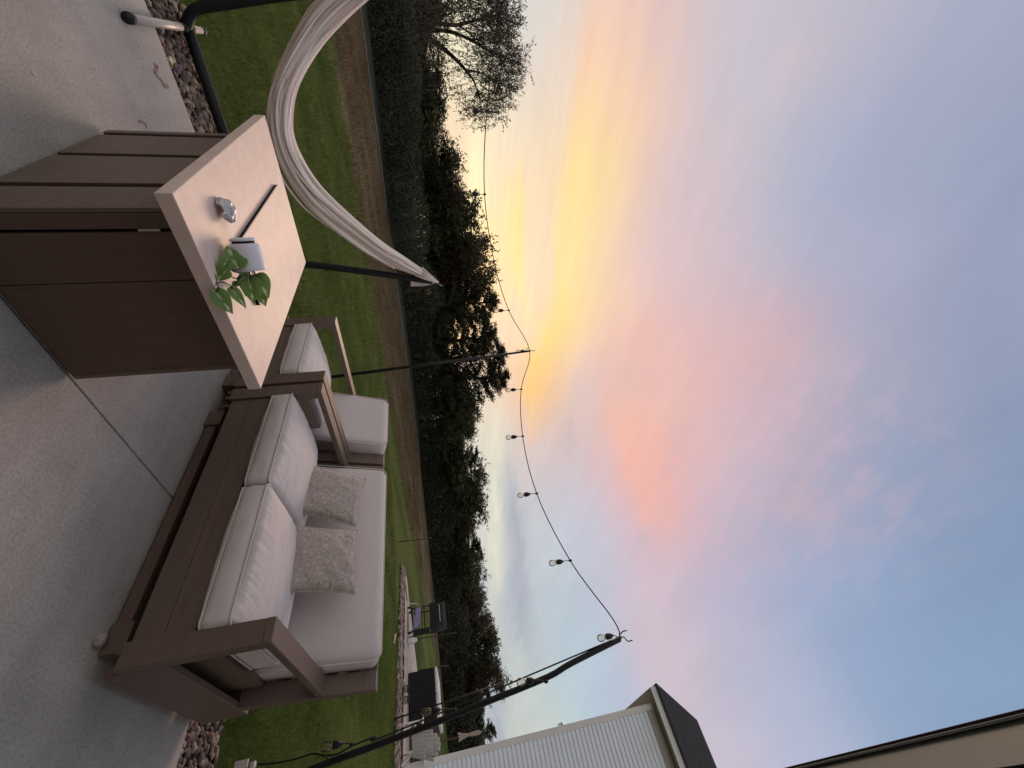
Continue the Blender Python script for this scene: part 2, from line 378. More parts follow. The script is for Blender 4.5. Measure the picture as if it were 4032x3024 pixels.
# ---------------------------------------------------------------- lounge furniture (faces -X)
def make_seat(name, label, cat, Y0, Y1, nc, group, seed):
    """local origin: floor below front left corner; X to the back, Y along the front"""
    rnd = random.Random(seed)
    root = empty(name, (1.975, Y0, 0)); tag(root, label, cat, group)
    W = Y1 - Y0; aw = .10; fr = MT['frame']
    X = lambda x: x - 1.975
    # front apron: two boards with a seam
    mb = MB(); mb.box((X(1.985), aw + .001, .14), (X(2.015), W - aw - .001, .250)); mb.box((X(1.985), aw + .001, .2525), (X(2.015), W - aw - .001, .365))
    mb.build('front_apron', fr, root, bevel=.002)
    for s in (0, 1):
        y0 = 0 if s == 0 else W - aw
        MB().box((X(1.972), y0, .125), (X(2.03), y0 + aw, .6445)).build('front_post', fr, root, bevel=.003)
        MB().box((X(1.970), y0 - .001, .645), (X(2.86), y0 + aw + .001, .682)).build('armrest', fr, root, bevel=.004)
        yy = (y0, y0 + .03) if s == 0 else (y0 + aw - .03, y0 + aw)
        MB().box((X(2.031), yy[0], .06), (X(2.93), yy[1], .285)).build('side_rail', fr, root, bevel=.003)
        MB().prism([(X(2.775), .2855), (X(2.84), .2855), (X(3.035), .945), (X(2.97), .945)], y0, y0 + aw).build('back_post', fr, root, bevel=.003)
        yl = (y0 + .031, y0 + aw - .005) if s == 0 else (y0 + .005, y0 + aw - .031)
        MB().box((X(2.80), yl[0], 0), (X(2.925), yl[1], .2845)).build('rear_leg', fr, root, bevel=.003)
        # front foot under the apron
        yb = .09 if s == 0 else W - .25
        MB().box((X(2.035), yb, 0), (X(2.10), yb + .12, .088)).build('front_foot', fr, root, bevel=.004)
    MB().box((X(2.045), .211, .012), (X(2.085), W - .251, .066)).build('foot_rail', fr, root, bevel=.003)
    mb = MB()
    for k in range(7): mb.box((X(2.05 + k * .1), aw + .001, .30), (X(2.115 + k * .1), W - aw - .001, .322))
    mb.box((X(2.02), aw + .05, .27), (X(2.84), aw + .08, .2995)); mb.box((X(2.02), W - aw - .08, .27), (X(2.84), W - aw - .05, .2995))
    mb.build('seat_slats', fr, root)
    for y in (aw - .02, W - aw - .005): MB().box((X(2.031), y, .07), (X(2.79), y + .025, .384)).build('seat_frame', fr, root)
    MB().box((X(2.77), aw + .006, .07), (X(2.795), W - aw - .006, .2995)).build('rear_apron', fr, root)
    mb = MB(); lean = math.atan2(.195, .66)
    for z0 in (.30, .42, .54, .66, .78, .87):
        x = 2.76 + (z0 - .2855) * .295
        mb.box((X(x + .075), aw + .001, z0), (X(x + .10), W - aw - .001, z0 + .075))
    mb.build('back_slats', fr, root, bevel=.002)
    # seat cushions
    cw = (W - 2 * aw + .02) / nc; R0 = Matrix.Rotation
    for k in range(nc):
        hl, hw, hh, r = .305, cw / 2 - .003, .066, .032
        ph = rnd.uniform(0, 6)
        def wr(p, o, ph=ph, hw=hw):
            d = Vector((0, 0, 0))
            # pleats pulled from the front seam, a few long soft folds behind them
            e = math.exp(-(((p[0] + 1) * .325) / .075) ** 1.0) if p[2] > .9 else 0
            y = o.y
            s = noise.noise(Vector((y * 52 + ph + p[0] * 4, p[0] * 1.3, ph))) * .0034 + noise.noise(Vector((y * 26, 3 + ph, p[0] * 4))) * .0022
            d.z += s * e * 1.9
            if p[2] > .9:
                s2 = noise.noise(Vector((y * 7 + p[0] * 4 + ph, p[0] * 9, 1.7 + ph)))
                d.z += .009 * s2 * max(0, 1 - abs(p[0])) * .9
            if p[0] < -.9: d.x += noise.noise(Vector((y * 9, o.z * 22, ph + 4))) * .006
            return d
        me = soft_box(hl, hw, hh, r, .056, 100, .012, wr)
        o = link('seat_cushion', me, MT['cushion'], root, True)
        o.location = (X(1.955) + hl, aw - .01 + cw * (k + .5), .388 + hh); o.rotation_euler = (0, RAD(-1.5), 0)
        pp = piping(hl, hw, hh, r); pp.build('piping', MT['piping'], o, True)
        pp = piping(hl, hw, hh, r, -1); pp.build('piping', MT['piping'], o, True)
    # one long back cushion
    hl, hw, hh, r = .355, (W - 2 * aw) / 2 - .012, .10, .055
    def wr2(p, o):
        return Vector((0, 0, noise.noise(Vector((o.x * 3, o.y * 3, seed))) * .008))
    me = soft_box(hl, hw, hh, r, .018, 30, 0, wr2)
    o = link('back_cushion', me, MT['cushion'], root, True)
    a = RAD(72)
    # local x -> up the back, z -> towards the sitter
    up = Vector((math.cos(a), 0, math.sin(a))); nrm = Vector((-math.sin(a), 0, math.cos(a)))
    cc = Vector((X(2.835), W / 2, .985)) - up * (hl - .01) - nrm * hh + Vector((.02, 0, 0))
    o.matrix_local = Matrix(((up.x, 0, nrm.x, cc.x), (0, 1, 0, cc.y), (up.z, 0, nrm.z, cc.z), (0, 0, 0, 1)))
    # (left-handed basis is avoided by mirroring y through rotation)
    yv = nrm.cross(up)
    o.matrix_local = Matrix(((up.x, yv.x, nrm.x, cc.x), (up.y, yv.y, nrm.y, cc.y), (up.z, yv.z, nrm.z, cc.z), (0, 0, 0, 1)))
    piping(hl, hw, hh, r, 1, .004).build('piping', MT['piping'], o, True)
    piping(hl, hw, hh, r, -1, .004).build('piping', MT['piping'], o, True)
    return root
sofa = make_seat('outdoor_loveseat', 'brown slab-armed loveseat with two pale grey seat cushions, carrying the patterned pillows', 'loveseat', .71, 2.31, 2, None, 3)
chair = make_seat('outdoor_armchair', 'single brown armchair with pale grey cushions between the loveseat and the stone-topped table', 'armchair', 2.335, 3.14, 1, None, 11)

# pillows
def pillow(corners, label, seed, thick=.065):
    P = [Vector(c) for c in corners]          # BL, BR, TR, TL seen from the front
    c = sum(P, Vector()) / 4
    ux = ((P[1] - P[0]) + (P[2] - P[3])) / 2; uy = ((P[3] - P[0]) + (P[2] - P[1])) / 2
    hw, hh = ux.length * .53, uy.length * .53; ux.normalize(); uy = (uy - ux * uy.dot(ux)).normalized(); n = ux.cross(uy)
    bm = bmesh.new(); N = 34; rows = {}
    for s in (1, -1):
        for i in range(N + 1):
            for j in range(N + 1):
                a, b = -1 + 2 * i / N, -1 + 2 * j / N
                edge = abs(a) == 1 or abs(b) == 1
                if s == -1 and edge: rows[(s, i, j)] = rows[(1, i, j)]; continue
                x = a * hw * (1 - .07 * (1 - b * b)); y = b * hh * (1 - .07 * (1 - a * a))
                f = ((1 - a * a) * (1 - b * b)) ** .42
                z = s * thick * f + (noise.noise(Vector((a * 2.6, b * 2.6, seed + s))) * .012 + noise.noise(Vector((a * 7, b * 7, seed))) * .004) * min(1, f * 1.6)
                if edge: z = noise.noise(Vector((a * 4, b * 4, seed))) * .008
                rows[(s, i, j)] = bm.verts.new((x, y, z))
        for i in range(N):
            for j in range(N):
                q = [rows[(s, i, j)], rows[(s, i + 1, j)], rows[(s, i + 1, j + 1)], rows[(s, i, j + 1)]]
                if s == -1: q.reverse()
                bm.faces.new(q)
    edge = [rows[(1, i, 0)].co.copy() for i in range(N + 1)] + [rows[(1, N, j)].co.copy() for j in range(1, N + 1)] + [rows[(1, i, N)].co.copy() for i in range(N - 1, -1, -1)] + [rows[(1, 0, j)].co.copy() for j in range(N - 1, -1, -1)]
    me = bpy.data.meshes.new('throw_pillow'); bm.to_mesh(me); bm.free()
    o = link('throw_pillow', me, MT['pillow'], None, True)
    MB().tube(edge, .0045, 6, False).build('piping', MT['pillow'], o, True)
    o.matrix_world = Matrix(((ux.x, uy.x, n.x, c.x), (ux.y, uy.y, n.y, c.y), (ux.z, uy.z, n.z, c.z), (0, 0, 0, 1)))
    return tag(o, label, 'pillow', 'patterned pillows on the loveseat')
pillow([at(1128, 2318, X=2.38), at(1152, 2075, X=2.38), at(1404, 2090, X=2.56), at(1385, 2338, X=2.56)][0:1] + [at(1152, 2075, X=2.38), at(1404, 2090, X=2.56), at(1385, 2338, X=2.56)],
       'square beige leaf-patterned pillow standing upright on the near loveseat cushion', 2)
pillow([at(1151, 1990, X=2.38), at(1223, 1812, X=2.42), at(1426, 1908, X=2.58), at(1388, 2082, X=2.56)],
       'beige leaf-patterned pillow tilted onto one corner in the middle of the loveseat', 9)

# ---------------------------------------------------------------- stone topped bar table
TX0, TX1, TY0, TY1, TZ = .468, 1.258, 1.461, 2.640, .696
tb = empty('bar_table', (TX0, TY0, 0)); tag(tb, 'boxy brown bar table with a pale stone top on which the plant has fallen', 'table')
def T(x, y, z): return (x - TX0, y - TY0, z)
MB().box(T(TX0, TY0, TZ - .05), T(TX1, TY1, TZ)).build('table_top', MT['stone_top'], tb, bevel=.003)
bx0, bx1, by0, by1 = .538, 1.203, 1.54, 2.557
bz = TZ - .051
# core recessed behind the boards
MB().box(T(bx0 + .022, by0 + .022, .012), T(bx1 - .022, by1 - .022, bz)).build('inner_box', MT['gap'], tb)
# side facing the lawn corner: vertical boards with open gaps
for y0, y1 in ((by0, 1.742), (1.782, 2.118), (2.158, 2.462), (2.512, by1)):
    MB().box(T(bx0, y0, .02), T(bx0 + .014, y1, bz)).build('side_board', MT['frame'], tb, bevel=.002)
    MB().box(T(bx1 - .02, y0, .02), T(bx1, y1, bz)).build('side_board', MT['frame'], tb, bevel=.002)
# front: corner stile, two doors
MB().box(T(bx0 + .015, by0, .02), T(.605, by0 + .02, bz)).build('front_stile', MT['bar_front'], tb, bevel=.002)
for a, b in ((.616, .789), (.792, bx1 - .021)):
    d = MB().box(T(a, by0, .02), T(b, by0 + .02, bz)).build('door', MT['bar_front'], tb, bevel=.002)
MB().box(T(.6065, by0 + .003, .51), T(.6145, by0 + .012, .572)).build('hinge', MT['chrome'], tb)
for k in range(4):
    x0 = bx0 + .021 + k * .157
    MB().box(T(x0, by1 - .02, .02), T(x0 + .154, by1, bz)).build('back_board', MT['bar_front'], tb, bevel=.002)
for a, b in ((bx0 + .03, by0 + .03), (bx1 - .08, by0 + .03), (bx0 + .03, by1 - .08), (bx1 - .08, by1 - .08)):
    MB().box(T(a, b, 0), T(a + .05, b + .05, .0118)).build('foot', MT['gap'], tb)
# burner lid laid into the top
lid = MB().box((0, 0, .0125), (.268, .74, .018)).build('burner_lid', MT['stone_top'], None, bevel=.0015)
lid.location = (.742, 1.72, TZ + .001)
tag(lid, 'thin rectangular stone lid lying slightly raised on the middle of the table top', 'lid')
MB().box((.001, .001, 0), (.267, .739, .0124)).build('tray', MT['gap'], lid)

# ---------------------------------------------------------------- tipped pot plant
plant = empty('potted_plant', (.78, 1.70, TZ)); tag(plant, 'leafy pothos vine in a white pot tipped onto its side on the stone table', 'plant')
PL = Vector((.78, 1.70, TZ))
ax = Vector((.93, -.36, .02)).normalized()          # from base to mouth
s1 = Vector((0, 0, 1)).cross(ax).normalized(); s2 = ax.cross(s1)
Rp = Matrix((s1, s2, ax)).transposed()
ctr = at(972, 1012, z=TZ + .064); pc = ctr - ax * .05 - PL
prof = [(.0, 0), (.036, 0), (.046, .003), (.051, .010), (.058, .092), (.0595, .098), (.057, .0985), (.054, .092), (.046, .012), (0, .010)]
MB().lathe(prof, pc, Rp, 36).build('pot', MT['white_pot'], plant, True)
MB().lathe([(0, -.019), (.036, -.019), (.043, -.014), (.0445, -.009), (.040, -.007), (0, -.007)], pc, Rp, 36).build('saucer', MT['white_pot'], plant, True)
MB().lathe([(.037, -.0069), (.037, -.0003)], pc, Rp, 30).build('pot_foot', MT['soil'], plant, True)
MB().lathe([(0, .085), (.03, .087), (.053, .083)], pc, Rp, 30).build('soil', MT['soil'], plant, True)
def heart(base, tip, width, nrm, curl=.15, name='leaf', fold=.25):
    base, tip = Vector(base), Vector(tip); ax_ = tip - base; Ln = ax_.length; u = ax_.normalized()
    n = Vector(nrm); n = (n - u * n.dot(u)).normalized(); w = u.cross(n)
    prof_ = [(-.10, .0), (-.12, .20), (-.03, .40), (.10, .485), (.25, .50), (.40, .45), (.55, .36), (.70, .245), (.83, .14), (.93, .055), (1.0, .006)]
    M_ = 8; vs = []; uv = []
    for t, hw in prof_:
        for k in range(-M_ // 2, M_ // 2 + 1):
            s = k / (M_ / 2)
            tt = t if abs(s) > .01 else max(t, 0)
            x = s * hw * width
            tt2 = tt if t >= 0 else t * abs(s)
            z = -curl * Ln * tt2 * tt2 + fold * abs(x) - .10 * width * (s * s) * hw
            vs.append(base + u * (tt2 * Ln) + w * x + n * z); uv.append((s * hw + .5, tt2))
    fs = []; c = M_ + 1
    for i in range(len(prof_) - 1):
        for k in range(M_): fs.append((i * c + k, i * c + k + 1, (i + 1) * c + k + 1, (i + 1) * c + k))
    me = bpy.data.meshes.new(name); me.from_pydata([tuple(v - PL) for v in vs], [], fs); me.update()
    ul = me.uv_layers.new(name='UVMap')
    for lp in me.loops: ul.data[lp.index].uv = uv[lp.vertex_index]
    return link('leaf', me, MT['varleaf'], plant, True)
zf = .4822 / 2.2116      # zoomed crop 3 (780,880) scale .217
def Zp(a, b, off): 
    px, py = 780 + a * .21697, 880 + b * .21697
    r = ray(px, py); base = Vector((.80, 1.64, TZ))
    d = math.hypot(1.84, 0) + off
    return Vector((0, 0, CH)) + r * (d / math.hypot(r.x, r.y))
camdir = Vector((-.40, -.80, .45))
# (base xy, tip xy in crop px, width px, distance offset base, tip, normal tweak)
pxm = .21697 / F * 2.0
LV = [((690, 775), (515, 385), 340, -.10, -.09, (0, 0, .1), .1),
      ((640, 780), (480, 650), 200, -.06, -.05, (.3, .2, .3), .1),
      ((250, 1050), (180, 780), 150, -.17, -.17, (-.3, 0, 0), .1),
      ((520, 680), (320, 1010), 190, -.13, -.15, (.3, -.3, .1), .1),
      ((515, 850), (335, 1050), 190, -.14, -.15, (-.6, .3, .5), .2),
      ((930, 990), (880, 1320), 330, -.03, -.05, (0, 0, .2), .15),
      ((940, 1080), (1015, 1450), 260, -.05, -.06, (-.2, 0, 0), .15),
      ((1070, 950), (1300, 1190), 250, .03, .02, (0, 0, .3), .1),
      ((1060, 960), (1300, 1340), 300, 0, -.02, (0, .1, .2), .1),
      ((1110, 1230), (1230, 1500), 200, .0, -.01, (.2, 0, 0), .1),
      ((320, 1245), (660, 1660), 240, -.19, -.15, (0, -.2, .3), .15),
      ((600, 1190), (920, 1530), 170, -.10, -.08, (-.5, .2, .2), .25),
      ((700, 1060), (620, 1180), 120, -.06, -.06, (.3, 0, .5), .1),
      ((820, 870), (760, 990), 110, -.04, -.05, (0, 0, .5), .1)]
for b, t, w, ob, ot, nt_, cu in LV:
    heart(Zp(*b, ob), Zp(*t, ot), w * pxm * .95, camdir + Vector(nt_), cu)
SP = [[((840, 870), 0), ((930, 850), -.01), ((940, 990), -.03)], [((900, 860), 0), ((700, 1000), -.08), ((540, 900), -.13), ((515, 850), -.14)],
      [((880, 880), 0), ((780, 960), -.05), ((650, 1130), -.08), ((600, 1190), -.10)], [((960, 850), 0), ((1010, 930), 0), ((1070, 950), .02)],
      [((990, 850), 0), ((1040, 930), 0), ((1060, 980), 0)], [((900, 870), -.01), ((930, 930), -.03), ((940, 1080), -.05)],
      [((620, 1180), -.10), ((560, 1110), -.13), ((440, 1060), -.15), ((330, 1080), -.17), ((250, 1050), -.17)], [((330, 1080), -.17), ((380, 1180), -.19), ((320, 1245), -.19)],
      [((800, 900), -.02), ((640, 870), -.08), ((640, 790), -.09), ((690, 775), -.10)], [((640, 870), -.08), ((560, 800), -.10), ((520, 680), -.13)], [((1010, 860), 0), ((1100, 1050), 0), ((1110, 1230), 0)]]
for s_ in SP:
    MB().tube(smooth_path([Zp(*p, o) - PL for p, o in s_], 4), .0022, 6).build('stem', MT['stem'], plant, True)

# crumpled foil
bm = bmesh.new(); FN = 14; vv = []
ft = [at(843, 838, z=TZ + .003), at(902, 843, z=TZ + .008), at(862, 776, z=TZ + .03)]
f0 = Vector((.615, 1.70, TZ)); 
for i in range(FN + 1):
    row = []
    for j in range(FN + 1):
        a = i / FN; b = j / FN
        ang = RAD(20 + 150 * b)
        rad = .048 * math.sin(math.pi * (.12 + .88 * a)) ** .7
        x = math.cos(ang) * rad; y = (a - .5) * .095; z = .005 + math.sin(ang) * rad * .95
        d = noise.noise(Vector((a * 5, b * 5, 2))) * .008 + noise.noise(Vector((a * 13, b * 13, 5))) * .0035
        row.append(bm.verts.new((x * (1 + d * 10), y, z + d)))
    vv.append(row)
for i in range(FN):
    for j in range(FN): bm.faces.new((vv[i][j], vv[i + 1][j], vv[i + 1][j + 1], vv[i][j + 1]))
me = bpy.data.meshes.new('foil_scrap'); bm.to_mesh(me); bm.free()
o = link('foil_scrap', me, MT['foil'], None, False); sdm = o.modifiers.new('s', 'SOLIDIFY'); sdm.thickness = .0015
o.location = (.618, 1.735, TZ + .002); o.rotation_euler = (0, RAD(-8), RAD(-20))
tag(o, 'crumpled silver foil scrap lying on the near corner of the stone table', 'foil')
# crumbs and specks
def speck(pos, r, m, name, label, cat, group=None, fl=.5):
    bm = bmesh.new(); bmesh.ops.create_icosphere(bm, subdivisions=2, radius=r)
    for v in bm.verts: v.co *= 1 + .35 * noise.noise(v.co * (3 / r) + Vector(pos) * 7); v.co.z *= fl
    me = bpy.data.meshes.new(name); bm.to_mesh(me); bm.free()
    o = link(name, me, m, None, True); o.location = (pos[0], pos[1], pos[2] + r * fl * .6); return tag(o, label, cat, group)

# ---------------------------------------------------------------- patio, gravel, lawn, field
PX, PY = 2.925, 3.53
def sheet(name, poly, z, m, kind='structure', sub=0):
    me = bpy.data.meshes.new(name); me.from_pydata([(x, y, z) for x, y in poly], [], [tuple(range(len(poly)))]); me.update()
    o = link(name, me, m); tag(o, None, None, None, kind); return o
# slabs with tooled joints
mb = MB(); JY = 1.552; JX = -2.2
jw = .003
for (x0, x1) in ((-6, JX - jw), (JX + jw, PX)):
    for (y0, y1) in ((-6, -2.9 - jw), (-2.9 + jw, JY - jw), (JY + jw, PY)):
        mb.box((x0, y0, -.12), (x1, y1, 0))
pt = mb.build('patio', MT['concrete'], None, bevel=.005, seg=3); tag(pt, None, None, None, 'structure')
sheet('patio_joint', [(-6, -6), (PX - .02, -6), (PX - .02, PY - .02), (-6, PY - .02)], -.022, MT['soilbed'])
GZ = -.05
sheet('ground', [(-900, -900), (900, -900), (900, 900), (-900, 900)], GZ - .05, MT['field'])
def strip_sheet(name, poly, z, m): return sheet(name, poly, z, m)
# gravel bed L
GX, GY = 3.46, 4.16
bed = bpy.data.meshes.new('gravel_bed')
bed.from_pydata([(-6, PY, GZ), (PX, PY, GZ), (PX, -6, GZ), (GX, -6, GZ), (GX, GY, GZ), (-6, GY, GZ)], [], [(0, 1, 4, 5), (1, 2, 3, 4)])
b_ = link('gravel_bed', bed, MT['soilbed']); tag(b_, None, None, None, 'structure')
# lawn
def lawn_edge(x): return 11.6 + .35 * math.sin(x * .31) + .2 * noise.noise(Vector((x * .8, 0, 0))) - (.6 if x < 3 else 0) * 0
LP = [(-60, GZ)]
lm_v = []; lm_f = []
xs = [-60 + i * 1.0 for i in range(61)] + [i * .5 for i in range(1, 60)] + [30 + i * 3 for i in range(60)]
for i, x in enumerate(xs):
    e = lawn_edge(x)
    lm_v += [(x, -60, GZ - .012), (x, -6.0, GZ - .012), (x, 4.3, GZ - .012), (x, e, GZ - .012)]
for i in range(len(xs) - 1):
    for k in range(3): a = i * 4 + k; lm_f.append((a, a + 4, a + 5, a + 1))
me = bpy.data.meshes.new('lawn'); me.from_pydata(lm_v, [], lm_f); me.update(); tag(link('lawn', me, MT['lawn']), None, None, None, 'structure')
# field track and ditch
tv = []; tf = []
def trk(x): return 21.8 + .06 * min(x, 50) + .15 * math.sin(x * .2)
xs2 = [-40 + i * 2 for i in range(130)]
for x in xs2: tv += [(x, trk(x), GZ - .012), (x, trk(x) + .75, GZ - .012)]
for i in range(len(xs2) - 1): tf.append((2 * i, 2 * i + 2, 2 * i + 3, 2 * i + 1))
me = bpy.data.meshes.new('track'); me.from_pydata(tv, [], tf); me.update(); tag(link('field_track', me, MT['track']), None, None, None, 'structure')
tv = []; 
for x in xs2: tv += [(x, trk(x) + .78, GZ - .03), (x, trk(x) + 1.6, GZ + .12), (x, trk(x) + 40, GZ + .5)]
tf = []
for i in range(len(xs2) - 1):
    for k in range(2): a = i * 3 + k; tf.append((a, a + 3, a + 4, a + 1))
me = bpy.data.meshes.new('bank'); me.from_pydata(tv, [], tf); me.update(); tag(link('field_bank', me, MT['bank']), None, None, None, 'structure')

# gravel stones
def rocks(n, region, rmin, rmax, name, seed, zc=GZ):
    rnd = random.Random(seed)
    bm = bmesh.new(); bmesh.ops.create_icosphere(bm, subdivisions=1, radius=1)
    base = [v.co.copy() for v in bm.verts]; faces = [tuple(v.index for v in f.verts) for f in bm.faces]; bm.free()
    vars_ = []
    for k in range(12):
        off = Vector((k * 3.1, 0, 0)); vars_.append([b * (1 + .38 * noise.noise(b * 1.3 + off)) for b in base])
    V_ = []; F_ = []; mi = []
    for i in range(n):
        x, y = region(rnd); r = rnd.uniform(rmin, rmax) * (1.5 if rnd.random() < .06 else 1)
        sx, sy, sz = rnd.uniform(.8, 1.4), rnd.uniform(.7, 1.1), rnd.uniform(.45, .8)
        R = Matrix.Rotation(rnd.uniform(0, 6.28), 3, 'Z') @ Matrix.Rotation(rnd.uniform(-.5, .5), 3, 'X')
        z = zc + r * rnd.uniform(.1, .75); vr = vars_[rnd.randrange(12)]; n0 = len(V_)
        for v in vr:
            q = R @ Vector((v.x * sx * r, v.y * sy * r, v.z * sz * r)); V_.append((q.x + x, q.y + y, q.z + z))
        F_ += [tuple(a + n0 for a in f) for f in faces]; k = rnd.randrange(5); mi += [k] * len(faces)
    me = bpy.data.meshes.new(name); me.from_pydata(V_, [], F_); me.update()
    cs = [(.15, .12, .105), (.22, .175, .15), (.08, .062, .058), (.30, .24, .20), (.17, .105, .09)]
    for k, c in enumerate(cs): me.materials.append(mat('river_stone', c, .75, .3, .15, 25))
    me.polygons.foreach_set('material_index', mi); me.polygons.foreach_set('use_smooth', [True] * len(mi))
    o = bpy.data.objects.new(name, me); col.objects.link(o)
    return tag(o, 'river stone gravel border around the concrete patio', 'gravel', None, 'stuff')
def regL(rnd):
    while True:
        if rnd.random() < .5:
            x, y = rnd.uniform(-1.4, GX - .02), rnd.uniform(PY + .01, GY)
        else:
            x, y = rnd.uniform(PX + .01, GX), rnd.uniform(-1.2, PY + .02)
        if y < GY + .035 * noise.noise(Vector((x * 4, 0, 0))) - .02 and x < GX + .035 * noise.noise(Vector((0, y * 4, 0))) - .02: return x, y
rocks(7000, regL, .012, .028, 'gravel', 5)

# grass
def blades(name, n, region, h0, h1, w, m, seed, label, lean=.5):
    rnd = random.Random(seed); V_ = []; F_ = []
    for i in range(n):
        x, y, k = region(rnd); h = rnd.uniform(h0, h1) * k; a = rnd.uniform(0, 6.283); ww = w * k * rnd.uniform(.7, 1.3)
        dx, dy = math.cos(a) * ww, math.sin(a) * ww; l = rnd.uniform(0, lean) * h; b = rnd.uniform(0, 6.283)
        n0 = len(V_)
        V_ += [(x - dx, y - dy, GZ - .012), (x + dx, y + dy, GZ - .012), (x + math.cos(b) * l, y + math.sin(b) * l, GZ + h)]
        F_.append((n0, n0 + 1, n0 + 2))
    me = bpy.data.meshes.new(name); me.from_pydata(V_, [], F_); me.update()
    return tag(link(name, me, m), label, 'grass', None, 'stuff')
def reg_near(rnd):
    while True:
        t = rnd.random() ** 1.7; d = 3.2 + 10.5 * t; a = RAD(rnd.uniform(-3, 100))
        x, y = d * math.cos(a), d * math.sin(a)
        if y > 10.4 and rnd.random() < (y - 10.4) / 2.6 + noise.noise(Vector((x * .6, y, 2))): continue
        e = .05 * noise.noise(Vector((x * 5, y * 5, 3)))
        if (x > GX - .02 + e or y > GY - .02 + e) and y < lawn_edge(x) + 1.2: return x, y, .7 + .9 * t + .35 * noise.noise(Vector((x * 2, y * 2, 0)))
blades('grass_lawn', 170000, reg_near, .022, .055, .0032, MT['grass'], 1, 'mown green lawn around the patio', .8)
def reg_mid(rnd):
    while True:
        x = rnd.uniform(-6, 26); y = rnd.uniform(9.6, 21.5)
        e = lawn_edge(x)
        if y > e - 2.4 * rnd.random() ** 1.5 + .5 * noise.noise(Vector((x, y, 0))):
            c = noise.noise(Vector((x * .35, y * 1.2, 5)))
            if c > rnd.uniform(-.7, .25): return x, y, .8 + .5 * c
blades('dry_field_grass', 60000, reg_mid, .06, .16, .012, MT['drygrass'], 2, 'dry brown rough grass of the field behind the lawn', .9)

# ---------------------------------------------------------------- small things on the patio
o = speck((1.995, .845, 0), .026, MT['rockpale'], 'stone', 'pale chipped stone lying on the patio by the near foot of the loveseat', 'stone', None, .8)
sp_ = MB().box((-.022, -.02, 0), (.022, .02, .03)).build('sponge', MT['cream'], None, bevel=.007, seg=3); sp_.location = (.365, 3.60, -.035); sp_.rotation_euler = (.1, .1, .6)
tag(sp_, 'small cream square sponge lying in the gravel strip', 'sponge')
bm = bmesh.new(); bmesh.ops.create_grid(bm, x_segments=10, y_segments=10, size=.024)
for v in bm.verts: v.co.z += .02 * noise.noise(v.co * 40) + .012; v.co.x *= 1.3 - abs(v.co.y) * 9
me = bpy.data.meshes.new('wrapper'); bm.to_mesh(me); bm.free()
o = link('wrapper', me, MT['magenta'], None, True); o.location = (.41, 3.60, -.01); o.rotation_euler = (.5, .2, 1)
o.modifiers.new('s', 'SOLIDIFY').thickness = .002
tag(o, 'crumpled purple scrap of plastic beside the cream sponge in the gravel', 'wrapper')
def chalk(pts, w, m, name, label, seed):
    pp = smooth_path(pts, 8); V_ = []; F_ = []; rnd = random.Random(seed)
    for i, p in enumerate(pp):
        t = (pp[min(i + 1, len(pp) - 1)] - pp[max(i - 1, 0)]).normalized(); n = Vector((-t.y, t.x, 0))
        ww = w * (.5 + rnd.random() * .7) * (.3 if i in (0, len(pp) - 1) else 1)
        V_ += [tuple(p + n * ww), tuple(p - n * ww)]
    for i in range(len(pp) - 1): F_.append((2 * i, 2 * i + 1, 2 * i + 3, 2 * i + 2))
    me = bpy.data.meshes.new(name); me.from_pydata(V_, [], F_); me.update()
    return tag(link(name, me, m), label, 'chalk mark', 'chalk scribbles on the patio')
def cz(*p): return [at(a, b, z=.003) for a, b in p]
K = 520 / 2157
def q(a, b): return (380 + a * K, b * K)
chalk(cz(q(950, 1050), q(1000, 1100), q(960, 1180), q(1020, 1260), q(1080, 1330), q(1110, 1400), q(1180, 1410)), .012, MT['chalkp'], 'chalk_mark', 'pink chalk scribble on the concrete near the gravel edge, longest of the marks', 1)
chalk(cz((548, 482), (560, 478), (575, 490), (580, 505)), .007, MT['chalkp'], 'chalk_mark', 'short pink chalk hook on the concrete beside the brown table', 2)
chalk(cz((546, 178), (552, 188), (558, 200)), .004, MT['chalkw'], 'chalk_mark', 'small white chalk dash on the open concrete near the hammock foot', 3)
chalk(cz((126, 280), (133, 290), (140, 300)), .004, MT['chalkw'], 'chalk_mark', 'white fleck on the concrete nearest the left corner of the patio', 4)

# ---------------------------------------------------------------- hammock and its stand
HY = 3.9
st = empty('hammock_stand', (1.0, HY, 0)); tag(st, 'black steel hammock stand with a light cross foot, on the gravel behind the table', 'hammock stand')
def S(x, y, z): return Vector((x - 1.0, y - HY, z))
MB().tube(smooth_path([S(.18, HY + .02, .035), S(1.82, HY, .035)], 2), .035, 14).build('base_beam', MT['black'], st, True)
MB().tube(smooth_path([S(1.80, HY, .035), S(1.85, HY, .10), S(1.875, HY, .36), S(1.97, HY, .9), S(2.09, HY, 1.50)], 6), .033, 14).build('upright', MT['black'], st, True)
MB().tube(smooth_path([S(.22, HY, .03), S(.13, HY, .12), S(.085, HY, .32), S(.0, HY, .8), S(-.09, HY, 1.50)], 6), .033, 14).build('upright', MT['black'], st, True)
for x0 in (.19, 1.86):
    a = S(x0 - .03 if x0 < 1 else x0, 3.20, .03); b = S(x0 + .055 if x0 < 1 else x0, 4.17, .03)
    f = MB().tube([a, b], .022, 16).build('cross_foot', MT['chrome'], st, True)
    d = (b - a).normalized()
    MB().tube([a - d * .03, a + d * .012], .027, 16).build('foot_cap', MT['rubber'], f, True)
    MB().tube([b - d * .012, b + d * .03], .027, 16).build('foot_cap', MT['rubber'], f, True)
    MB().tube([a + d * .62, a + d * .80], .026, 16).build('foot_sleeve', MT['black'], f, True)
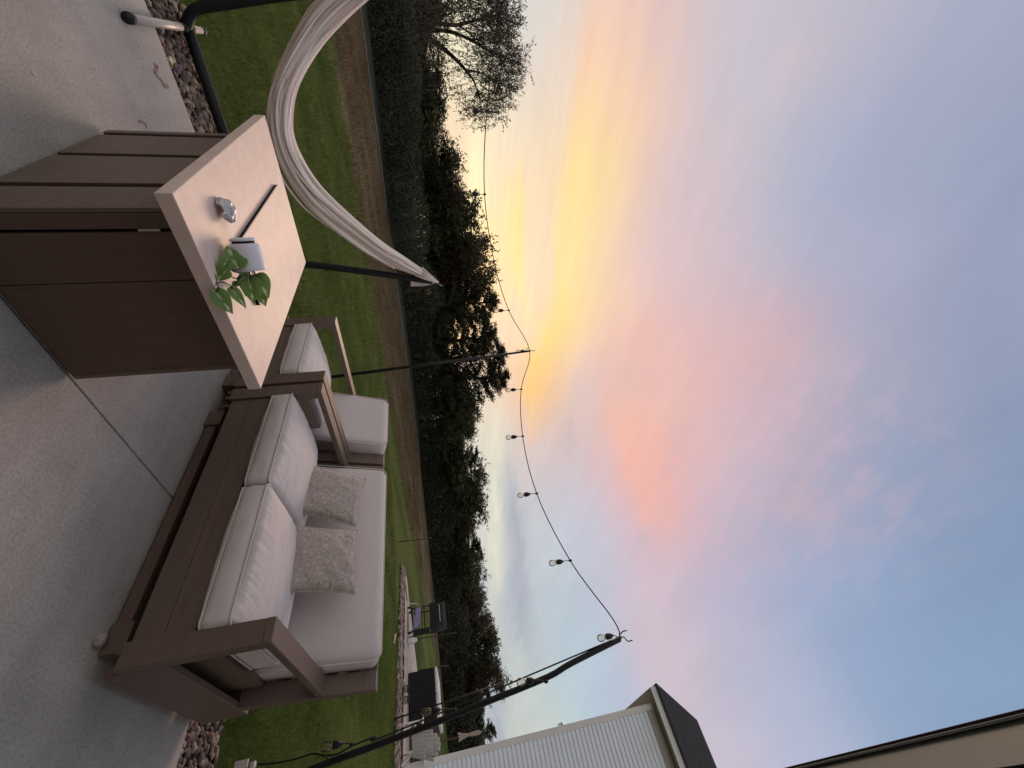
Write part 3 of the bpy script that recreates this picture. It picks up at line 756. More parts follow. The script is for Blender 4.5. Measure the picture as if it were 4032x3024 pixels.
MB().tube(smooth_path([S(2.085, HY, 1.49), S(2.11, HY, 1.54), S(2.13, HY, 1.60), S(2.15, HY, 1.60), S(2.15, HY, 1.575)], 4), .005, 8).build('hook', MT['black'], st, True)
MB().tube(smooth_path([S(-.085, HY, 1.49), S(-.11, HY, 1.54), S(-.13, HY, 1.60), S(-.15, HY, 1.60)], 4), .005, 8).build('hook', MT['black'], st, True)

hm = empty('hammock', (1.0, HY, 0)); tag(hm, 'pale striped cloth hammock hanging gathered in its black stand', 'hammock')
lo = [(1.985, 1.33), (1.92, 1.14), (1.77, .9), (1.49, .6), (1.29, .46), (1.04, .375), (.82, .375), (.64, .41), (.49, .47), (.36, .56), (.18, .71), (.03, .86), (-.08, 1.08), (-.12, 1.26)]
upl = [(1.97, 1.42), (1.85, 1.28), (1.66, 1.05), (1.37, .78), (1.18, .63), (1.0, .55), (.84, .52), (.69, .55), (.54, .615), (.40, .72), (.25, .87), (.11, 1.05), (-.03, 1.26), (-.09, 1.40)]
LOp = smooth_path([(x, 0, z) for x, z in lo], 9); UPp = smooth_path([(x, 0, z) for x, z in upl], 9)
V_ = []; F_ = []; UV = []; NS = 72; nl = len(LOp)
for i in range(nl):
    t = i / (nl - 1); a, b = LOp[i], UPp[i]; c = (a + b) / 2; half = (b - a) / 2
    th = .075 + .05 * math.sin(math.pi * t)
    for k in range(NS + 1):
        s = k / NS * 2 * math.pi
        # bundle of folds: the section is a pinched, pleated loop
        fold = 1 + .26 * math.sin(s * 7 + t * 3) * math.cos(s * 2 + t * 5) + .10 * noise.noise(Vector((math.cos(s) * 2.2, math.sin(s) * 2.2, t * 4)))
        p = c + half * math.cos(s) * (1 + .06 * (fold - 1)) + Vector((0, 1, 0)) * (math.sin(s) * th * fold)
        # open trough in the middle
        dip = math.exp(-((math.cos(s) - .9) / .35) ** 2) * .0
        n_ = noise.noise(Vector((s * 3.2, t * 2.0, 1))) * .012 + noise.noise(Vector((s * 9, t * 2.5, 4))) * .006
        p += (Vector((0, 1, 0)) * math.sin(s) + half.normalized() * math.cos(s)) * n_
        V_.append(tuple(p - Vector((1, 0, 0)))); UV.append((t * 3, k / NS))
for i in range(nl - 1):
    for k in range(NS):
        a = i * (NS + 1) + k; F_.append((a, a + 1, a + NS + 2, a + NS + 1))
me = bpy.data.meshes.new('hammock_cloth'); me.from_pydata(V_, [], F_); me.update()
ul = me.uv_layers.new(name='UVMap')
for lp in me.loops: ul.data[lp.index].uv = UV[lp.vertex_index]
link('cloth', me, MT['hammock'], hm, True)
# loose inner edge folds lying over the bundle
for (k0, off, dy) in ((.15, .02, -.09), (.45, -.01, -.10), (.75, .0, -.095)):
    pts = []
    for i in range(10, nl - 6, 5):
        a, b = LOp[i], UPp[i]; pts.append(a + (b - a) * (k0 + .18 * math.sin(i * .07 + k0 * 9)) + Vector((-1, dy - .012 * math.sin(i * .2), 0)))
    MB().tube(smooth_path(pts, 3), [.004 + .007 * math.sin(math.pi * i / (3 * (len(pts) - 1))) for i in range(3 * (len(pts) - 1) + 1)], 8).build('fold_edge', MT['hammock'], hm, True)
for end, sgn in ((Vector((2.135, 0, 1.585)), 1), (Vector((-.135, 0, 1.585)), -1)):
    i0 = 0 if sgn == 1 else nl - 1
    a, b = LOp[i0], UPp[i0]; mb = MB()
    for k in range(22):
        f = k / 21; yy = .07 * math.sin(k * 2.4)
        p0 = a + (b - a) * f + Vector((-1, yy, 0)); p1 = end + Vector((-1.02 * 1, yy * .12, 0)) + Vector((.02 - .03 * sgn, 0, -.04 + f * .02))
        mb.tube([p0, p0.lerp(p1, .5) + Vector((0, yy * .1, -.004)), p1], [.009, .006, .004], 6)
    mb.build('end_cords', MT['hammock'], hm, True)
    MB().tube(smooth_path([end + Vector((-1 - .03 * sgn, 0, -.03)), end + Vector((-1 + .005 * sgn, 0, 0)), end + Vector((-1 + .014 * sgn, 0, .018))], 3), .004, 6).build('end_loop', MT['twig'], hm, True)
# flap of cloth hanging behind the post
fp = [at(1618, 1103, Y=HY + .03), at(1618, 1128, Y=HY + .03), at(1670, 1124, Y=HY + .03), at(1690, 1120, Y=HY + .03), at(1726, 1112, Y=HY + .01), at(1700, 1108, Y=HY + .03), at(1660, 1106, Y=HY + .03)]
cf = sum(fp, Vector()) / len(fp); V_ = []; 
for j, dy in enumerate((-.012, .012)):
    for i, p in enumerate(fp): V_.append(tuple(p + Vector((-1, -HY + dy + .012 * math.sin(i * 2.1), 0))))
n = len(fp)
me = bpy.data.meshes.new('flap'); me.from_pydata(V_, [], [tuple(range(n)), tuple(range(2 * n - 1, n - 1, -1))] + [(i, i + n, (i + 1) % n + n, (i + 1) % n) for i in range(n)])
for pf in me.polygons: pass
me.uv_layers.new(name='UVMap'); link('cloth_flap', me, MT['hammock'], hm, False)

# ---------------------------------------------------------------- string lights
def bulb(parent, node, base, s=1.0, tilt=None):
    """node: point on the cable, base: top of the socket, then bulb below along (base->down)"""
    node, base = Vector(node), Vector(base); d = Vector(tilt).normalized() if tilt else Vector((0, 0, -1))
    a = d.cross(Vector((1, .2, 0))).normalized(); b = d.cross(a); R = Matrix((a, b, d)).transposed()
    sk = MB()
    sk.tube(smooth_path([node, node.lerp(base, .5) + Vector((.004, .003, .004)), base], 3), .0028 * s, 6)
    sk.lathe([(0, -.002), (.006, 0), (.012, .012), (.0185, .02), (.0195, .05), (.017, .053), (0, .053)], base, R, 16)
    sk.lathe([(0, -.016), (.008, -.012), (.010, 0), (.008, .01), (0, .014)], node, R, 10)
    o = sk.build('bulb_socket', MT['black'], parent, True)
    g = MB().lathe([(.012, .053), (.0135, .058), (.019, .073), (.0235, .087), (.0235, .099), (.017, .111), (.007, .1165), (.0005, .1175)], base, R, 20).build('glass_bulb', MT['glass'], o, True)
    fl = MB(); fl.tube([base + R @ Vector((.004, 0, .055)), base + R @ Vector((.006, 0, .1))], .0006, 4); fl.tube([base + R @ Vector((-.004, 0, .055)), base + R @ Vector((-.006, 0, .1))], .0006, 4)
    fl.lathe([(.0125, .053), (.0125, .06), (.006, .064), (0, .064)], base, R, 12)
    fl.build('filament', MT['filament'], o)
    return o
# poles
P1T, P1B = Vector((3.19, .765, 2.545)), Vector((3.30, .375, GZ))
p1 = empty('light_pole', P1B); tag(p1, 'black string light pole wrapped in cable, leaning just beyond the near end of the loveseat', 'light pole', 'poles that carry the string lights')
P1 = [P1B] + [at(a_, b_, X=3.30 - .11 * (a_ - 900) / 1540) for a_, b_ in ((1245, 3023), (1507, 2925), (1733, 2838), (1904, 2769), (2154, 2667), (2249, 2612), (2440, 2516))]
pp = smooth_path([p - P1B for p in P1], 4)
MB().tube(pp, .0185, 12).build('pole', MT['black'], p1, True)
wr = []
for i in range(60):
    t = i / 59; u = .50 + .48 * t; rr = .017 + .004 * math.sin(i)
    wr.append(P1B.lerp(P1T, u) - P1B + Vector((math.cos(t * 11) * rr, math.sin(t * 11) * rr, 0)))
hk = Vector(P1T - P1B)
MB().tube(smooth_path([hk + Vector((0, 0, -.02)), hk + Vector((0, -.005, .03)), hk + Vector((.0, -.035, .05)), hk + Vector((0, -.035, .085))], 4), .004, 8).build('hook', MT['black'], p1, True)
MB().tube(smooth_path([hk + Vector((0, .0, .0)), hk + Vector((0, .025, .03)), hk + Vector((.0, .03, .07))], 4), .004, 8).build('hook', MT['black'], p1, True)
P2T, P2B = at(2086, 1382, d=5.0), None
q1 = at(1300, 1485, d=5.0); P2B = P2T + (q1 - P2T) * ((P2T.z - GZ) / (P2T.z - q1.z))
p2 = empty('light_pole', P2B); tag(p2, 'slim black string light pole standing on the lawn corner behind the armchair', 'light pole', 'poles that carry the string lights')
pp = [P2B.lerp(P2T, t) - P2B for t in (0, .5, 1)]
MB().tube(pp, [.019, .017, .012], 12).build('pole', MT['black'], p2, True)
hk = P2T - P2B
MB().tube([hk, hk + Vector((0, 0, .07))], .004, 8).build('hook', MT['black'], p2, True)
MB().tube(smooth_path([hk + Vector((0, 0, -.05)), hk + Vector((-.03, .01, -.04)), hk + Vector((-.035, .012, -.01)), hk + Vector((0, 0, 0))], 4), .0035, 8).build('hook', MT['black'], p2, True)
# main string
sl = empty('string_lights', P1T); tag(sl, 'string of clear bulbs on a black cable slung from pole to pole', 'string lights')
O = P1T
nodes = [at(2440, 2513, X=3.19)]
lerpX = lambda py: 3.19 + (P2T.x - 3.19) * (2513 - py) / (2513 - 1383)
for px, py in ((2245, 2207), (2113, 1943), (2058, 1718), (2052, 1533)): nodes.append(at(px, py, X=lerpX(py)))
nodes.append(P2T.copy())
YL = P2T.y
for px, py in ((2003, 1222), (1945, 1027), (1908, 765), (1917, 440), (1978, 12)): nodes.append(at(px, py, Y=YL))
nodes.append(Vector((-1.0, YL, 2.45)))
mids = []
cab = []
for i, n_ in enumerate(nodes):
    cab.append(n_)
    if i == 0: cab.append(at(2415, 2440, X=3.18))
MB().tube(smooth_path([c - O for c in cab], 5), .0042, 7).build('cable', MT['black'], sl, True)
tips = [(2352, 2507), (2180, 2210), (2066, 1953), (2012, 1724), (2008, 1536), (2040, 1385), (1965, 1228), (1905, 1024), (1855, 770), (1865, 425), (1920, 22)]
for i, n_ in enumerate(nodes[:11]):
    L_ = .055 if i else .045
    bulb(sl, n_ - O, n_ - O + Vector((-.0 if i else -.02, .004 if i else .02, -L_)))
# cable down the near pole, with its plug
c2 = [P1T.copy()] + [pp[k_] + P1B + Vector((-.020, .017 * math.sin(k_ * 1.9), 0)) for k_ in range(len(pp) - 2, 9, -1)] + [at(1560, 2880, X=3.18), at(1480, 2900, X=3.16), at(1385, 2938, X=3.16), at(1330, 2968, X=3.16),
      at(1275, 2975, X=3.18), at(1235, 2968, X=3.19), at(1160, 2990, X=3.2), at(1080, 3005, X=3.2), at(1015, 3010, X=3.2)]
dc = empty('drop_cable', c2[-1]); tag(dc, 'black cable with three bulbs and a pale plug hanging down along the leaning pole', 'cable')
MB().tube(smooth_path([c - c2[-1] for c in c2], 6), .0048, 7).build('cable', MT['black'], dc, True)
loop = smooth_path([at(1280, 2975, X=3.16), at(1292, 2995, X=3.16), at(1260, 3010, X=3.16), at(1235, 3022, X=3.16)], 5)
MB().tube([p - c2[-1] for p in loop], .0045, 7).build('cable_loop', MT['black'], dc, True)
for nd, bs, tl in ((at(2150, 2684, X=3.14), at(2106, 2678, X=3.12), (0, .06, -1)), (at(1790, 2796, X=3.15), at(1735, 2794, X=3.12), (0, .06, -1)), (at(1385, 2932, X=3.14), at(1350, 2928, X=3.12), (0, .05, -1))):
    bulb(dc, nd - c2[-1], bs - c2[-1], 1, tl)
pw = [at(1005, 3010, X=3.2) - c2[-1], at(985, 3014, X=3.2) - c2[-1]]
MB().tube(pw, [.017, .012], 10).build('plug', MT['trim'], dc, True, bevel=.002)
a_, b_ = at(975, 3008, X=3.2) - c2[-1], at(925, 3012, X=3.2) - c2[-1]
MB().box(b_ + Vector((-.006, -.022, 0)), a_ + Vector((.006, .022, 0))).build('cable_tag', MT['trim'], dc)

# ---------------------------------------------------------------- porch roof overhead (our own house, right)
ph = empty('porch_roof', (0, -.064, 2.6)); tag(ph, 'beige eave and fascia of the near house porch overhead at the picture corner', 'porch roof')
xa, xb = -5.0, 3.3
MB().box((xa, .012, .148), (xb, .021, .170)).build('drip_edge', MT['porch_edge'], ph)
MB().add([(xa, .010, .15), (xb, .010, .15), (xb, -.055, .0), (xa, -.055, .0), (xa, -.075, .15), (xb, -.075, .15)], [(0, 1, 2, 3), (3, 2, 5, 4), (0, 4, 5, 1), (0, 3, 4), (1, 5, 2)]).build('gutter', MT['porch'], ph)
MB().box((xa, .008, .128), (xb, .014, .147)).build('gutter_lip', MT['porch_lip'], ph)
MB().box((xa, -2.7, .0), (xb, -.076, .02)).build('soffit', MT['porch'], ph)
MB().prism([(0, 0)], 0, 0) if False else None
rf = MB().add([(xa, .015, .172), (xb, .015, .172), (xb, -2.7, .75), (xa, -2.7, .75), (xa, .015, .19), (xb, .015, .19), (xb, -2.7, .77), (xa, -2.7, .77)],
              [(0, 3, 2, 1), (4, 5, 6, 7), (0, 1, 5, 4), (2, 3, 7, 6), (1, 2, 6, 5), (0, 4, 7, 3)]).build('roof_deck', MT['shingle'], ph)
MB().box((xa, -2.9, -2.6), (xb - .5, -2.701, .75)).build('wall', MT['housewall'], ph)
for x in (-2.5, 2.6): MB().box((x - .08, -.42, -2.6), (x + .08, -.26, -.0005)).build('porch_post', MT['porch'], ph, bevel=.004) if x < 0 else None

# ---------------------------------------------------------------- neighbour's place
HX = 13.6
c_ = at(1800, 2960, X=HX); hy = c_.y
eave = at(2562, 2705, X=HX - .30); wt = at(2590, 2770, X=HX).z
nh = empty('neighbor_house', (HX, hy, GZ)); tag(nh, 'neighboring house with pale lap siding, white corner board and black hip roof', 'house')
mb = MB(); z = 0.0; k = 0; H_ = eave.z - GZ; step = .112
while z < H_ - .02:
    z1 = min(z + step, H_)
    mb.add([(-.026, -.14, z), (-.026, -12, z), (-.008, -12, z1), (-.008, -.14, z1), (0, -.14, z), (0, -12, z)], [(0, 3, 2, 1), (0, 1, 5, 4)])
    z = z1
mb.build('siding', MT['siding'], nh)
MB().box((.0, -12, 0), (9, -.02, H_)).build('wall_core', MT['siding'], nh)
MB().box((-.035, -.14, 0), (-.001, .0, H_)).build('corner_board', MT['trim'], nh, bevel=.004)
MB().box((-.0005, -.018, 0), (.14, .0005, H_)).build('corner_board', MT['trim'], nh)
ez = eave.z - GZ; ey = eave.y - hy; ex = -.30
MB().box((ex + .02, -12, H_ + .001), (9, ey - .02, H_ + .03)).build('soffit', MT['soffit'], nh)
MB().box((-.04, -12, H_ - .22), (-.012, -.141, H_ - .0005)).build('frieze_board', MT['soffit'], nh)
fz = H_ + .031
MB().box((ex, -12, H_ - .01), (ex + .018, ey, H_ + .17)).build('fascia', MT['trim'], nh)
MB().box((ex + .019, ey - .018, H_ - .01), (9, ey, H_ + .17)).build('fascia', MT['trim'], nh)
rz = H_ + .172; A_ = (ex - .05, ey + .05, rz)
ridge = at(2745, 2835, X=HX + 2.6)
ry_ = ridge.y - hy; rx_ = 2.6; rzz = ridge.z - GZ
mb = MB(); mb.add([(ex - .05, ey + .05, rz), (ex - .05, -12, rz), (rx_, -12, rzz), (rx_, ry_, rzz), (9, ey + .05, rz), (5.7, -12, rzz), (5.7, ry_, rzz), (9, -12, rz),
                   (ex - .05, ey + .05, rz - .03), (ex - .05, -12, rz - .03)],
                  [(0, 1, 2, 3), (0, 3, 6, 4), (3, 2, 5, 6), (6, 5, 7, 4), (8, 9, 1, 0), (0, 4, 7, 1)])
mb.build('roof', MT['shingle'], nh)
# far house roof tip behind the corner
fh = empty('distant_house', (40, 5.2, GZ)); tag(fh, 'distant house whose dark eave tip just shows past the neighboring house corner', 'house')
e2 = at(2205, 2848, X=40); e2z = e2.z - GZ
MB().box((0, -12, 0), (8, e2.y - 5.2 - .7, e2z - .3)).build('wall', MT['siding'], fh)
MB().add([(-.6, e2.y - 5.2, e2z), (-.6, -12.5, e2z), (4, -12.5, e2z + 2.4), (4, -3, e2z + 2.4), (8.6, e2.y - 5.2, e2z), (8.6, -12.5, e2z)], [(0, 1, 2, 3), (0, 3, 4), (3, 2, 5, 4), (0, 4, 5, 1)]).build('roof', MT['shingle'], fh)
MB().box((-.58, -12, e2z - .28), (-.5, e2.y - 5.25, e2z - .002)).build('fascia', MT['trim'], fh)

# neighbour patio: slab and gravel rim
A1, A2 = at(1583, 2232, z=GZ), at(1545, 3020, z=GZ)
nb = [at(1592, 2262, z=GZ), at(1588, 2600, z=GZ), at(1580, 3020, z=GZ), Vector((17.5, .6, GZ)), Vector((19.4, 2.5, GZ)), at(1640, 2640, z=GZ), at(1606, 2350, z=GZ), at(1598, 2270, z=GZ)]
s_ = sheet('neighbor_patio', [(p.x, p.y) for p in nb], GZ + .03, MT['track']); s_.data.materials[0] = mat('pale_concrete', (.40, .355, .335), .85, .2, .12, 3)
gr = [at(1577, 2235, z=GZ), at(1548, 3022, z=GZ), Vector((13.4, .4, GZ)), at(1590, 2600, z=GZ), at(1598, 2235, z=GZ)]
g0 = [Vector((p.x, p.y)) for p in gr]
def reg_nb(rnd):
    a, b = at(1577, 2235, z=GZ), at(1548, 3022, z=GZ); t = rnd.random(); p = a.lerp(b, t)
    wdt = .75 + .35 * t
    return p.x + rnd.uniform(0, 1) * wdt + .06 * noise.noise(Vector((t * 40, 0, 0))), p.y + rnd.uniform(-.05, .2)
rk = rocks(2600, reg_nb, .03, .06, 'gravel_rim', 8); rk['label'] = 'pale gravel rim along the front of the neighboring patio'

# hot tub
tz = GZ + .035
ht = empty('hot_tub', (15.5, 2.6, tz)); tag(ht, 'black square hot tub with a pale padded cover on the neighboring patio', 'hot tub')
MB().box((0, 0, 0), (1.9, 1.36, .80)).build('cabinet', MT['tub'], ht, bevel=.03)
mb = MB()
for k in range(7): mb.box((-.008, .1 + k * .175, .06), (-.001, .245 + k * .175, .74))
mb.build('panel', MT['tub'], ht)
MB().box((-.02, -.02, .802), (1.92, .67, .90)).build('cover', MT['cover'], ht, bevel=.035, seg=3)
MB().box((-.02, .675, .802), (1.92, 1.38, .89)).build('cover', MT['cover'], ht, bevel=.035, seg=3)
ss = MB(); ss.box((-.42, .3, 0), (-.02, .95, .12)); 
st2 = MB().box((0, 0, .0), (.6, .75, .42)).build('side_cabinet', MT['brownwood'], None, bevel=.01); st2.location = (15.7, 1.75, tz)
tag(st2, 'low dark brown deck box beside the hot tub', 'deck box')
MB().box((-.01, -.01, .421), (.61, .76, .45)).build('lid', MT['brownwood'], st2)
wc = MB().box((0, 0, 0), (.5, .42, .16)).build('padded_step', MT['cover'], None, bevel=.03); wc.location = (15.75, 2.05, tz + .452)
tag(wc, 'white padded cushion stacked on the brown deck box', 'cushion')
# adirondack chair, slatted
ad = empty('adirondack_chair', (13.6, 2.02, tz), RAD(205)); tag(ad, 'whitewashed slatted adirondack chair seen from behind by the neighboring house wall', 'chair')
for k in range(7):
    y = -.27 + k * .09; hh_ = .95 - .018 * (k - 3) ** 2
    MB().add([(.30, y * .75 - .033, .28), (.30, y * .75 + .033, .28), (.62, y + .038, hh_), (.62, y - .038, hh_), (.32, y * .75 - .033, .27), (.32, y * .75 + .033, .27), (.64, y + .038, hh_ - .01), (.64, y - .038, hh_ - .01)],
             [(0, 1, 2, 3), (7, 6, 5, 4), (0, 4, 5, 1), (1, 5, 6, 2), (2, 6, 7, 3), (3, 7, 4, 0)]).build('back_slat', MT['cover'], ad)
mb = MB()
for k in range(5): mb.box((-.22 + k * .1, -.27, .33 - k * .015), (-.14 + k * .1, .27, .35 - k * .015))
mb.build('seat', MT['cover'], ad)
for s in (-1, 1):
    MB().box((-.3, s * .33 - .06, .52), (.42, s * .33 + .06, .545)).build('armrest', MT['cover'], ad, bevel=.01)
    MB().box((-.25, s * .3 - .02, 0), (-.15, s * .3 + .02, .5195)).build('leg', MT['cover'], ad)
    MB().add([(-.24, s * .28 - .02, .33), (-.24, s * .28 + .02, .33), (.55, s * .28 + .02, .0), (.55, s * .28 - .02, .0), (-.24, s * .28 - .02, .2), (-.24, s * .28 + .02, .2), (.42, s * .28 + .02, .0), (.42, s * .28 - .02, .0)],
             [(0, 1, 2, 3), (7, 6, 5, 4), (0, 4, 5, 1), (1, 5, 6, 2), (2, 6, 7, 3), (3, 7, 4, 0)]).build('leg', MT['cover'], ad)
# grill cart
gl = empty('grill', (15.5, 5.1, tz)); tag(gl, 'black barbecue grill cart with side shelf, standing on the far tip of the neighboring patio', 'grill')
bk = MT['black']
for y in (.02, .72):
    for x in (.02, .5): MB().box((x, y, .1), (x + .03, y + .03, .74)).build('leg', bk, gl)
MB().box((0, 0, .16), (.55, .77, .19)).build('lower_shelf', bk, gl)
MB().box((-.002, .05, .55), (.018, .72, .58)).build('rail', bk, gl); MB().box((-.002, .05, .47), (.018, .72, .50)).build('rail', bk, gl)
MB().box((.0, -.12, .2), (.03, .02, .72)).build('side_panel', bk, gl)
MB().box((-.02, .0, .741), (.57, .80, .95)).build('firebox', bk, gl, bevel=.01)
MB().prism([(-.02, .951), (.57, .951), (.55, 1.2), (.4, 1.28), (.15, 1.28), (0, 1.18)], .02, .78).build('lid', bk, gl, bevel=.01)
MB().tube([(-.07, .12, 1.08), (-.07, .68, 1.08)], .012, 8).build('handle', MT['chrome'], gl)
MB().box((.0, -.42, .90), (.5, -.01, .93)).build('side_shelf', bk, gl); MB().box((.0, .81, .90), (.5, 1.05, .93)).build('side_shelf', bk, gl)
for y in (-.02, .78):
    MB().tube([(.05, y, .075), (.05, y + .03, .075)], .075, 16).build('wheel', MT['rubber'], gl); MB().tube([(.5, y, .075), (.5, y + .03, .075)], .075, 16).build('wheel', MT['rubber'], gl)
bm = bmesh.new(); bmesh.ops.create_grid(bm, x_segments=8, y_segments=14, size=.5)
for v in bm.verts: v.co = Vector((.02 * math.sin(v.co.y * 14) , v.co.y * .62, v.co.x * .17 + .06 * v.co.y * 2))
me = bpy.data.meshes.new('towel'); bm.to_mesh(me); bm.free()
o = link('towel', me, MT['purple'], None, True); o.location = (15.44, 5.5, tz + .33); o.modifiers.new('s', 'SOLIDIFY').thickness = .01
tag(o, 'lilac towel hanging across the lower frame of the black grill', 'towel')
gc = MB().lathe([(0, 0), (.09, 0), (.10, .02), (.10, .2), (.06, .25), (.06, .3), (0, .3)], (0, 0, 0), None, 14).build('gas_bottle', MT['cover'], None, True); gc.location = (15.55, 4.85, tz)
tag(gc, 'small white gas bottle on the ground right of the grill', 'gas bottle')
# tap post by the grill
tp = empty('tap_post', at(1600, 2378, z=GZ)); tag(tp, 'short pale tap pipe with an elbow standing in the grass left of the grill', 'pipe')
MB().tube([(0, 0, 0), (0, -.05, .36)], .018, 8).build('pipe', MT['cover'], tp); MB().tube([(0, -.05, .36), (0, -.13, .36)], .02, 8).build('elbow', MT['yellow_hose'], tp)
# hose
hp = [at(1588, 2240, z=GZ + .05), at(1594, 2262, z=GZ + .05), at(1595, 2290, z=GZ + .05), at(1600, 2330, z=GZ + .05), at(1603, 2365, z=GZ + .05)]
hz = MB().tube(smooth_path(hp, 5), .02, 8).build('garden_hose', MT['yellow_hose'], None, True); tag(hz, 'yellowish garden hose lying along the far edge of the neighboring patio', 'hose')
hz2 = MB().tube(smooth_path([at(1590, 2236, z=GZ + .06), at(1596, 2250, z=GZ + .06), at(1597, 2270, z=GZ + .06)], 4), .03, 8).build('foam_tube', MT['green_hose'], None, True); tag(hz2, 'pale green foam tube at the tip of the neighboring patio', 'tube')
ws = MB().tube([at(1551, 2532, z=GZ + .03), at(1557, 2498, z=GZ + .03)], .018, 8).build('white_stick', MT['cover'], None, True); tag(ws, 'short white stick lying in the lawn before the neighboring patio', 'stick')
# thin poles of the neighbour's garden
def thin_pole(a, b, dd, r, label, ring=False, top_off=0):
    A = at(*a, z=GZ); X = A.x; Bt = at(*b, X=X)
    o = MB().tube([Vector((0, 0, 0)), Bt - A], r, 7).build('garden_pole', MT['black'], None, True); o.location = A
    if ring:
        t = (Bt - A); MB().tube([t + Vector((0, .03 * math.cos(k * .52), .03 + .03 * math.sin(k * .52))) for k in range(13)], .006, 5).build('ring', MT['chrome'], o)
    return tag(o, label, 'pole', 'thin poles in the neighboring garden')
thin_pole((1565, 2134), (1700, 2118), 0, .013, 'thin black pole alone in the lawn, left of the neighboring patio')
thin_pole((1648, 2515), (1800, 2490), 0, .016, 'thin black pole behind the patio, just right of the grill')
thin_pole((1650, 2640), (1768, 2620), 0, .022, 'thin black pole behind the left edge of the hot tub')
thin_pole((1550, 2832), (1985, 2687), 0, .017, 'tall thin pole with a ring on top leaning in front of the hot tub', True)
# cage lanterns at tub foot
for k, px_ in enumerate((2715, 2758)):
    A = at(1588, px_, z=GZ); mb = MB()
    for j in range(6):
        a = j * math.pi / 3; mb.tube([(math.cos(a) * .08, math.sin(a) * .08, 0), (math.cos(a) * .08, math.sin(a) * .08, .16)], .008, 5)
    for z_ in (0.004, .08, .16): mb.tube([(math.cos(j * .524) * .08, math.sin(j * .524) * .08, z_) for j in range(13)], .008, 5)
    o = mb.build('lantern', MT['black'], None); o.location = A + Vector((0, 0, .03))
    tag(o, ('left' if k == 0 else 'right') + ' small dark wire lantern on the slab in front of the hot tub', 'lantern', 'wire lanterns before the hot tub')
# closed umbrella
ub = at(1640, 2925, z=GZ); ub = Vector((17.6, 2.6, tz)); u_t = at(1895, 2878, X=17.6); ub.y = u_t.y - .12
um = empty('closed_umbrella', (u_t.x, u_t.y - .02, tz)); tag(um, 'closed beige parasol tied around its pole beyond the hot tub', 'umbrella')
hT = u_t.z - tz
MB().tube([(0, 0, 0), (0, 0, hT + .08)], .022, 8).build('pole', MT['brownwood'], um)
mb = MB(); vs = []; fs = []; prof_ = [(.02, 0), (.05, -.1), (.045, -.3), (.03, -.42), (.06, -.6), (.10, -.72)]
for i, (r_, z_) in enumerate(prof_):
    for k in range(24):
        a = k * math.pi / 12; rr = r_ * (1 + (.3 if k % 3 == 0 else -.15)); vs.append((rr * math.cos(a), rr * math.sin(a), hT + z_ - (.05 * (k % 3 == 0) if i == 5 else 0)))
for i in range(5):
    for k in range(24): fs.append((i * 24 + k, i * 24 + (k + 1) % 24, (i + 1) * 24 + (k + 1) % 24, (i + 1) * 24 + k))
mb.add(vs, fs).build('canopy', mat('canvas', (.36, .32, .275), .9, .1, .1, 8), um)

